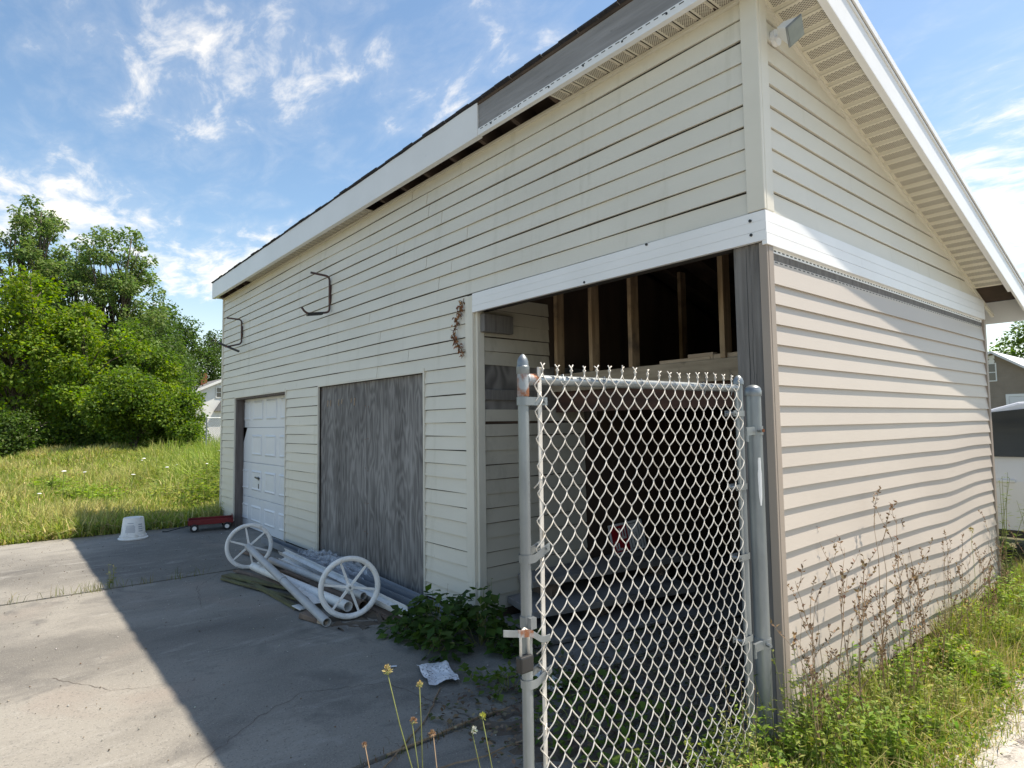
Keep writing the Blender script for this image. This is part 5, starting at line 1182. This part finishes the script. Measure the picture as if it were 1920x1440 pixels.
broad('leafy_plant', 'dark green broad leaved plant at the foot of the bay corner', [((-2.42, -.36, SLZ), .36, .26, .30), ((-2.10, -.22, SLZ), .34, .22, .34), ((-2.62, -.50, SLZ), .24, .16, .15), ((-1.80, -.12, SLZ), .22, .18, .16), ((-2.2, -.52, SLZ), .26, .14, .16)], 900, .085, GD, 41)
broad('leafy_plant', 'small green weeds growing behind the gate post by the joint', [((-1.38, -.55, SLZ), .18, .16, .10), ((-1.2, -.35, SLZ), .12, .2, .08), ((-1.65, -.62, SLZ), .12, .06, .05)], 190, .05, MD, 42)
leafy('climbing_weed', 'thin leafy weed rising in front of the bay trim', (-2.16, -.06, SLZ), .46, 3, .05, .055, .42, [(.11, .15, .04), (.09, .13, .03)], 'weed', per=18, seed=43, stem_r=.003)
leafy('climbing_weed', 'dead brown stalk beside the leafy plant', (-2.62, -.16, SLZ), .30, 3, .04, .03, .35, [(.22, .14, .06)], 'weed', stemmat='stem_dry', per=12, seed=44, stem_r=.002)
# ---- weeds in the slab joints
def joint(name, label, x, pts, h, cols, seed, n):
    global rng
    old = rng; rng = np.random.default_rng(seed); P = []
    for y, w in pts: P.append(np.stack([x+rng.normal(size=int(n*w))*.02*(1+w), y+rng.normal(size=int(n*w))*.035*(1+w), np.full(int(n*w), SLZ-.01)], 1))
    P = np.concatenate(P); k = len(P)
    o = npmesh(name, *blades(P, h*rng.uniform(.3, 1.1, k), np.full(k, .004), vary(k, cols), .7), 'grass', kind='stuff'); rng = old; return tag(o, label, 'grass')
joint('joint_grass', 'tufts of grass along the far joint in the concrete', -5.715, [(-2.05, 1.3), (-2.15, .9), (-2.42, .5), (-2.75, .4), (-1.72, .5), (-1.45, .6), (-1.25, .3), (-2.25, .4)], .13, [(.17, .19, .05), (.24, .20, .09), (.11, .13, .04)], 51, 34)
leafy('joint_weed', 'small upright weed in the joint at the shadow edge', (-5.74, -2.02, SLZ), .26, 4, .06, .05, .3, [(.14, .17, .04), (.2, .2, .07)], 'weed', per=16, seed=52, stem_r=.0025)
joint('joint_grass', 'dry grass along the near joint in the concrete', -1.198, [(y, .5) for y in np.arange(-1.5, .2, .16)], .05, [(.15, .10, .06), (.20, .14, .08), (.09, .11, .03)], 53, 45)
# thin dead roots lying in cracks
def root(pts, r, label): 
    b = MB(); r_ = random.Random(len(pts)+int(abs(pts[0][0]*50))); P_ = []
    for a, c in zip(pts[:-1], pts[1:]):
        for i in range(6): t = i/6; P_.append((a[0]+(c[0]-a[0])*t+r_.uniform(-.006, .006), a[1]+(c[1]-a[1])*t+r_.uniform(-.006, .006), SLZ+.003))
    b.tube(P_+[(*pts[-1], SLZ+.003)], r, 5); return tag(b.build('dead_runner', 'stem_dry', None), label, 'vine', 'dead runners on the concrete')
root([(-1.64, -.86), (-1.35, -1.15), (-1.1, -1.52)], .004, 'dead runner from the crumpled paper towards the camera')
root([(-1.16, -.45), (-1.2, -.9), (-1.19, -1.45)], .006, 'thick dead runner along the near concrete joint')
root([(-.86, -.75), (-.88, -1.1), (-.95, -1.4)], .004, 'short dead runner near the gate post foot')
# litter of dead leaves and soil in the bay mouth
m = MB(); crumple(m, -1.18, -.10, -1.0, 1.6, SLZ-.012, .012, 22, 40, 6); struct(m.build('soil_patch', 'soil'))
n = 2600; P = np.stack([rng.uniform(-1.5, -.08, n), rng.uniform(-1.1, 1.3, n), np.full(n, SLZ+.012)+rng.uniform(0, .02, n)], 1)
l_ = rng.uniform(.015, .05, n); lit = npmesh('leaf_litter', *leaves(P, l_, l_*.6, vary(n, [(.16, .11, .07), (.10, .07, .05), (.22, .17, .11), (.09, .11, .04)]), 2, .1, rng.normal(size=(n, 3))*np.array([1, 1, .15])), 'drygrass', kind='stuff'); tag(lit, 'dead leaf litter on the soil behind the gate', 'leaves')
broad('leafy_plant', 'low green weeds on the soil just behind the gate', [((-.75, -.62, SLZ), .28, .22, .16), ((-.45, -.30, SLZ), .2, .2, .14), ((-.95, -.25, SLZ), .2, .2, .1), ((-.35, -.75, SLZ), .2, .25, .14)], 420, .05, MD, 45)

# ---- weed strip along the gable wall
def strip(n, seed):
    global rng
    old = rng; rng = np.random.default_rng(seed)
    y = rng.uniform(-1.6, 6.0, n); w = .62+.10*np.sin(y*2.3)+.06*np.sin(y*6.1)-.16*smoothstep(1.2, -.4, y)
    x = .03+w*rng.beta(1.0, 1.35, n); P = np.stack([x, y, np.full(n, GZ)], 1)
    near = smoothstep(.55, .05, x); edge = smoothstep(.35, .62, x)
    H = (.06+.17*rng.random(n))*(1-.6*edge)*(1+.55*near*np.clip(np.sin(y*3.3)+.3, 0, 1))
    C = vary(n, [(.20, .27, .045), (.28, .31, .07), (.40, .36, .15), (.13, .20, .04), (.44, .35, .20)], [.26, .25, .20, .14, .15], .22)
    V = blades(P, H, rng.uniform(.003, .0065, n), C, .75); rng = old; return V
st = npmesh('weed_strip', *strip(24000, 61), 'grass', kind='stuff'); tag(st, 'tangled sunlit grass along the foot of the tan wall', 'grass')
n = 26000; y = -1.4+6.4*rng.random(n)**1.2; x = .04+.56*rng.beta(1, 1.25, n); P = np.stack([x, y, GZ+.02+(.06+.20*np.clip(.5+.5*np.sin(y*4.1+x*6)*np.cos(y*1.7-x*9), 0, 1))*rng.random(n)*smoothstep(.66, .15, x)], 1); l_ = rng.uniform(.012, .042, n)
cl_ = npmesh('ground_weeds', *leaves(P, l_, l_*rng.uniform(.25, .7, n), vary(n, [(.20, .30, .045), (.28, .36, .07), (.13, .21, .045), (.42, .38, .15), (.36, .24, .11)], [.30, .24, .16, .20, .10]), .9, .15), 'leaf', kind='stuff'); tag(cl_, 'small leafy ground weeds tangled in the grass along the tan wall', 'weeds')
# straw lying at the gravel edge
n = 1500; P = np.stack([.30+.35*rng.random(n), rng.uniform(-.6, 4.5, n), np.full(n, GZ+.02)], 1); l_ = rng.uniform(.05, .16, n)
sw = npmesh('straw', *leaves(P, l_, np.full(n, .004), vary(n, [(.42, .36, .22), (.30, .24, .14), (.20, .15, .09)]), 3, .0, rng.normal(size=(n, 3))*np.array([1, 1, .12])), 'drygrass', kind='stuff'); tag(sw, 'loose straw and dry stems along the gravel edge', 'straw')
# pebbles
n = 1400; P = np.stack([rng.uniform(.45, 2.4, n), rng.uniform(-.5, 3.6, n), np.full(n, GZ+.012)], 1); V = []; T = []; C = []
oc = np.array([(1, 0, 0), (0, 1, 0), (-1, 0, 0), (0, -1, 0), (0, 0, .7), (0, 0, -.7)], float); of = np.array([(0, 1, 4), (1, 2, 4), (2, 3, 4), (3, 0, 4), (1, 0, 5), (2, 1, 5), (3, 2, 5), (0, 3, 5)])
s_ = rng.uniform(.003, .011, (n, 1, 1))*rng.uniform(.6, 1.3, (n, 1, 3)); V = (P[:, None, :]+oc[None]*s_).reshape(-1, 3); T = (of[None]+(np.arange(n)*6)[:, None, None]).reshape(-1, 3)
pb_ = npmesh('pebbles', V, T, np.repeat(vary(n, [(.34, .32, .30), (.24, .22, .20), (.44, .42, .40), (.14, .13, .12)]), 6, 0), 'drygrass', kind='stuff'); tag(pb_, 'loose pebbles on the gravel drive', 'gravel')

# ---- dry branching stalks in front of the tan wall: a few forms, copied
def dry_form(seed, h):
    r_ = random.Random(seed); o = thing('dry_stalk', (0, 0, 0), 'x', 'weed', 'dry stalks along the tan wall'); b = MB(); P = []; D = []
    def stem(p, d, L, r, dep):
        pts = [p]; q = Vector(p); dd = Vector(d)
        k = 6
        for i in range(k):
            dd = (dd+Vector((r_.gauss(0, .09), r_.gauss(0, .09), .05))).normalized(); q = q+dd*(L/k); pts.append(q.copy())
        b.tube(pts, [r*(1-.75*i/k) for i in range(k+1)], 4)
        for i in range(1, k+1):
            for _ in range(2 if dep else 1):
                if r_.random() < .75:
                    t = pts[i-1].lerp(pts[i], r_.random()); P.append(tuple(t)); D.append((r_.gauss(0, .6), r_.gauss(0, .6), .6))
            if dep < 2 and i > 1 and r_.random() < (.75 if dep == 0 else .4):
                a = r_.uniform(0, 6.28); stem(pts[i], (dd*.8+Vector((math.cos(a)*.6, math.sin(a)*.6, .25))).normalized(), L*r_.uniform(.22, .42), r*.55, dep+1)
    stem(Vector((0, 0, 0)), Vector((r_.gauss(0, .10), r_.gauss(0, .10), 1)).normalized(), h, .0042, 0)
    b.build('stems', 'stem_dry', o, kind='stuff'); P = np.array(P); n = len(P); l_ = rng.uniform(.011, .026, n)
    npmesh('seed_heads', *leaves(P, l_, l_*.55, vary(n, [(.22, .145, .085), (.30, .215, .13), (.16, .10, .065)]), .3, .2, np.array(D)), 'drygrass', o, kind='stuff'); return o
forms = [dry_form(300+i, h) for i, h in enumerate((.95, .80, .70, .88, .60, .75))]
spots = []
rs = random.Random(77)
for i in range(66): spots.append((.04+.26*rs.random(), -.16+3.6*((i+rs.random())/66)**1.15, rs.uniform(.65, 1.08)*(1.0 if i < 40 else .72)))
def copy_tree(o):
    c = o.copy(); COL.objects.link(c)
    for ch in o.children: d_ = ch.copy(); COL.objects.link(d_); d_.parent = c
    return c
used = set()
for i, (x, y, s) in enumerate(spots):
    f = i % len(forms)
    if f not in used: o = forms[f]; used.add(f)
    else: o = copy_tree(forms[f])
    o.location = (x, y, GZ); o.rotation_euler = (0, 0, rs.uniform(0, 6.28)); o.scale = (s, s, s)
    o['label'] = ('dry brown branching stalk in front of the near half of the tan wall' if y < 1.6 else 'dry brown branching stalk in front of the far half of the tan wall')
# goldenrod-like weeds beyond the end of the wall
for i, (x, y, h, lb) in enumerate(((.06, 3.86, 1.08, 'leafy upright weed hugging the far end of the tan wall'), (.10, 4.9, 1.12, 'leafy upright weed in front of the van door'), (.24, 4.5, .75, 'shorter leafy weed right of the wall end'))):
    leafy('upright_weed', lb, (x, y, GZ), h, 5, .07, .085, .16, [(.13, .19, .035), (.18, .23, .06), (.10, .15, .03)], 'weed', 'leafy weeds behind the wall end', per=60, seed=400+i, stem_r=.004, droop=.35)
leafy('gate_weed', 'leafy weed clump at the foot of the fence post', (.12, -.12, GZ), .55, 16, .12, .045, .4, [(.13, .18, .035), (.20, .22, .06), (.09, .13, .03)], 'weed', per=24, seed=411, stem_r=.0025)
leafy('gate_weed', 'weed clump in front of the corner trim', (.16, .12, GZ), .46, 14, .12, .04, .4, [(.12, .18, .035), (.18, .21, .05)], 'weed', per=22, seed=412, stem_r=.0025)
leafy('gate_weed', 'pale stalky weed reaching up the gate mesh', (.05, -.42, GZ), .62, 5, .08, .03, .35, [(.22, .20, .08), (.15, .16, .05)], 'weed', stemmat='stem_dry', per=14, seed=413, stem_r=.002)
# ---- queen anne's lace type seed heads near the camera
def lace(label, base, tip, head, curl, seed, col='stem_green', hr=.013):
    r_ = random.Random(seed); o = thing('wild_carrot', base, label, 'flower', 'wild carrot stems in the foreground'); bs, tp = Vector(base), Vector(tip)
    pts = [bs.lerp(tp, f)+Vector((curl[0]*math.sin(math.pi*f)+r_.gauss(0, .006), curl[1]*math.sin(math.pi*f)+r_.gauss(0, .006), 0)) for f in (0, .2, .4, .6, .75, .88, 1)]
    b = MB(); b.tube(pts, [.0021, .0020, .0018, .0016, .0015, .0014, .0012], 6); b.build('stem', col, o, smooth=True)
    n = 70; d = unit(rng.normal(size=(n, 3))+np.array([0, 0, .8])); P = np.array(tp)+d*hr*np.array([.45, .45, .6]); D = d+np.array([0, 0, .5]); l_ = np.full(n, hr*1.0)*rng.uniform(.6, 1.2, n)
    npmesh('seed_head', *leaves(P, l_, l_*.35, vary(n, head, jit=.15), .3, .1, D), 'drygrass', o)
    b = MB()
    for i in range(8):
        a = i/8*6.28; b.tube([tp, tp+Vector((math.cos(a)*hr*.7, math.sin(a)*hr*.7, -hr*.5)), tp+Vector((math.cos(a)*hr*1.0, math.sin(a)*hr*1.0, hr*.0))], .0007, 4)
    b.build('bracts', col, o)
YE = [(.46, .38, .16), (.36, .28, .11), (.50, .45, .22)]; BRN = [(.25, .15, .09), (.32, .20, .12)]; WH = [(.72, .72, .66), (.62, .64, .5)]
lace('curled yellow seed head at the top of the tallest foreground stem', (.20, -2.06, GZ), (.120, -2.155, .870), YE, (.045, .03), 1, hr=.0105)
lace('small yellow bud on a thin stem beside the tallest one', (.20, -2.05, GZ), (.155, -2.085, .830), YE, (-.03, .02), 2, hr=.007)
lace('brown seed head on the fork of the tallest stem', (.21, -2.06, GZ), (.150, -2.10, .745), BRN, (.0, .0), 3, hr=.008)
lace('brown dried bud on a short foreground stem', (.22, -2.03, GZ), (.155, -2.05, .70), BRN, (.03, .015), 4, 'stem_dry', hr=.008)
lace('yellow green bud on the right hand foreground stem', (.28, -1.92, GZ), (.225, -1.945, .735), [(.40, .42, .08), (.48, .46, .12)], (.03, .02), 5, hr=.0075)
lace('tiny white flower beside the right hand bud', (.27, -1.93, GZ), (.215, -1.965, .705), WH, (-.025, .015), 6, hr=.007)
lace('dry thin stem left of the tallest one', (.16, -2.12, GZ), (.09, -2.20, .70), BRN, (.015, .01), 7, 'stem_dry', hr=.006)
lace('dry thin stem at the bottom edge of the picture', (.18, -2.10, GZ), (.12, -2.15, .63), BRN, (-.01, .01), 8, 'stem_dry', hr=.006)
lace('bent bare stem at the lower left', (-.95, -2.42, GZ), (-.80, -2.36, .20), BRN, (.02, .02), 9, 'stem_dry', hr=.006)
lace('thin stem at the lower left next to the bent one', (-.90, -2.36, GZ), (-.80, -2.30, .22), BRN, (-.01, .01), 10, 'stem_dry', hr=.006)
lace('pale seed head leaning out from the tan wall', (.16, 2.2, GZ), (.10, 2.75, .62), YE, (.03, .03), 12, hr=.017)
lace('fuzzy pale seed head by the far wall end', (.35, 3.6, GZ), (.20, 3.45, .42), [(.5, .46, .32)], (.03, .03), 13, hr=.018)
# bright leaf and dead tangle at the bottom left corner
leafy('corner_weed', 'bright green leaf tips at the bottom left corner', (-.20, -2.765, GZ), .80, 3, .03, .12, .5, [(.19, .30, .04), (.24, .34, .06)], 'weed', per=9, seed=501, stem_r=.003)
leafy('corner_weed', 'tangle of brown dead weeds at the bottom left corner', (-.55, -2.80, GZ), .52, 12, .14, .03, .4, [(.22, .12, .06), (.30, .18, .09)], 'weed', stemmat='stem_dry', per=12, seed=502, stem_r=.002)
leafy('red_weed', 'withered red leaves poking in at the left edge', (-.42, -2.93, GZ), .56, 2, .02, .06, .4, [(.30, .06, .04), (.38, .16, .06)], 'weed', stemmat='stem_dry', per=8, seed=503, stem_r=.002)
# more green growth round the post and along the wall foot
for i, (x, y, h, k, cs) in enumerate(((.10, -.30, .34, 18, 0), (.24, -.08, .40, 20, 1), (.30, .20, .30, 20, 0), (.20, .45, .36, 18, 2), (.36, .55, .24, 18, 1), (.14, .80, .34, 16, 0), (.30, 1.0, .26, 18, 2), (.18, 1.45, .34, 16, 1), (.36, 1.55, .22, 16, 0), (.14, 2.1, .34, 16, 2), (.32, 2.4, .26, 16, 1), (.22, 3.1, .36, 16, 0), (.40, 3.5, .30, 16, 2), (.18, -.62, .42, 16, 2), (.02, -.55, .30, 14, 1))):
    leafy('wall_weed', ['bushy green weed at the foot of the gate hinge side', 'tall green weed right of the fence post', 'green weed tuft in front of the wall near the post', 'weed tuft below the nearest dry stalks', 'low weed tuft at the gravel edge near the post', 'weed tuft among the dry stalks', 'low pale weed at the gravel edge', 'weed tuft midway along the wall foot', 'low weed midway along the gravel edge', 'weed tuft past the middle of the wall', 'pale weed past the middle at the gravel edge', 'weed tuft near the far end of the wall', 'weed tuft at the far gravel edge', 'pale stalky weed in front of the gate corner', 'green weed growing under the gate corner'][i], (x, y, GZ), h*1.15, k, .15, [.062, .05, .042][cs], [.42, .55, .3][cs],
          [[(.17, .26, .045), (.22, .31, .06)], [(.24, .31, .06), (.15, .22, .04)], [(.36, .36, .14), (.24, .27, .08)]][cs], 'weed', 'green weeds along the wall foot', per=32, seed=520+i, stem_r=.0022)
# weeds scattered over the field
rf_ = random.Random(91)
for i in range(34):
    d = rf_.uniform(13, 33); t = .02+.34*rf_.random()**.7; x = 1.5-d; y = -2.9+d*t; h = rf_.uniform(.35, .65)*(1.0+1.1*max(0, t-.12)*5)
    z = float(mound(np.array([[x, y, GZ]]))[0][2])
    leafy('field_weed', 'leafy green weed clump standing above the field grass', (x, y, z-.02), min(h, 1.3), 20, .42, .19, .30, [[(.20, .30, .055), (.26, .35, .07)], [(.33, .35, .11), (.25, .31, .08)], [(.16, .25, .05), (.20, .29, .06)]][i % 3], 'weed', 'weed clumps in the field', per=26, seed=560+i, stem_r=.006)
# grit and bits on the concrete
n = 900; P = np.stack([rng.uniform(-9, -.2, n), rng.uniform(-3.2, -.3, n), np.full(n, SLZ+.003)], 1); s_ = rng.uniform(.002, .007, (n, 1, 1))*rng.uniform(.6, 1.3, (n, 1, 3))
gb = npmesh('grit', (P[:, None, :]+oc[None]*s_).reshape(-1, 3), (of[None]+(np.arange(n)*6)[:, None, None]).reshape(-1, 3), np.repeat(vary(n, [(.30, .28, .25), (.12, .10, .08), (.45, .44, .42), (.18, .12, .07)]), 6, 0), 'drygrass', kind='stuff'); tag(gb, 'grit and small bits scattered over the concrete', 'grit')
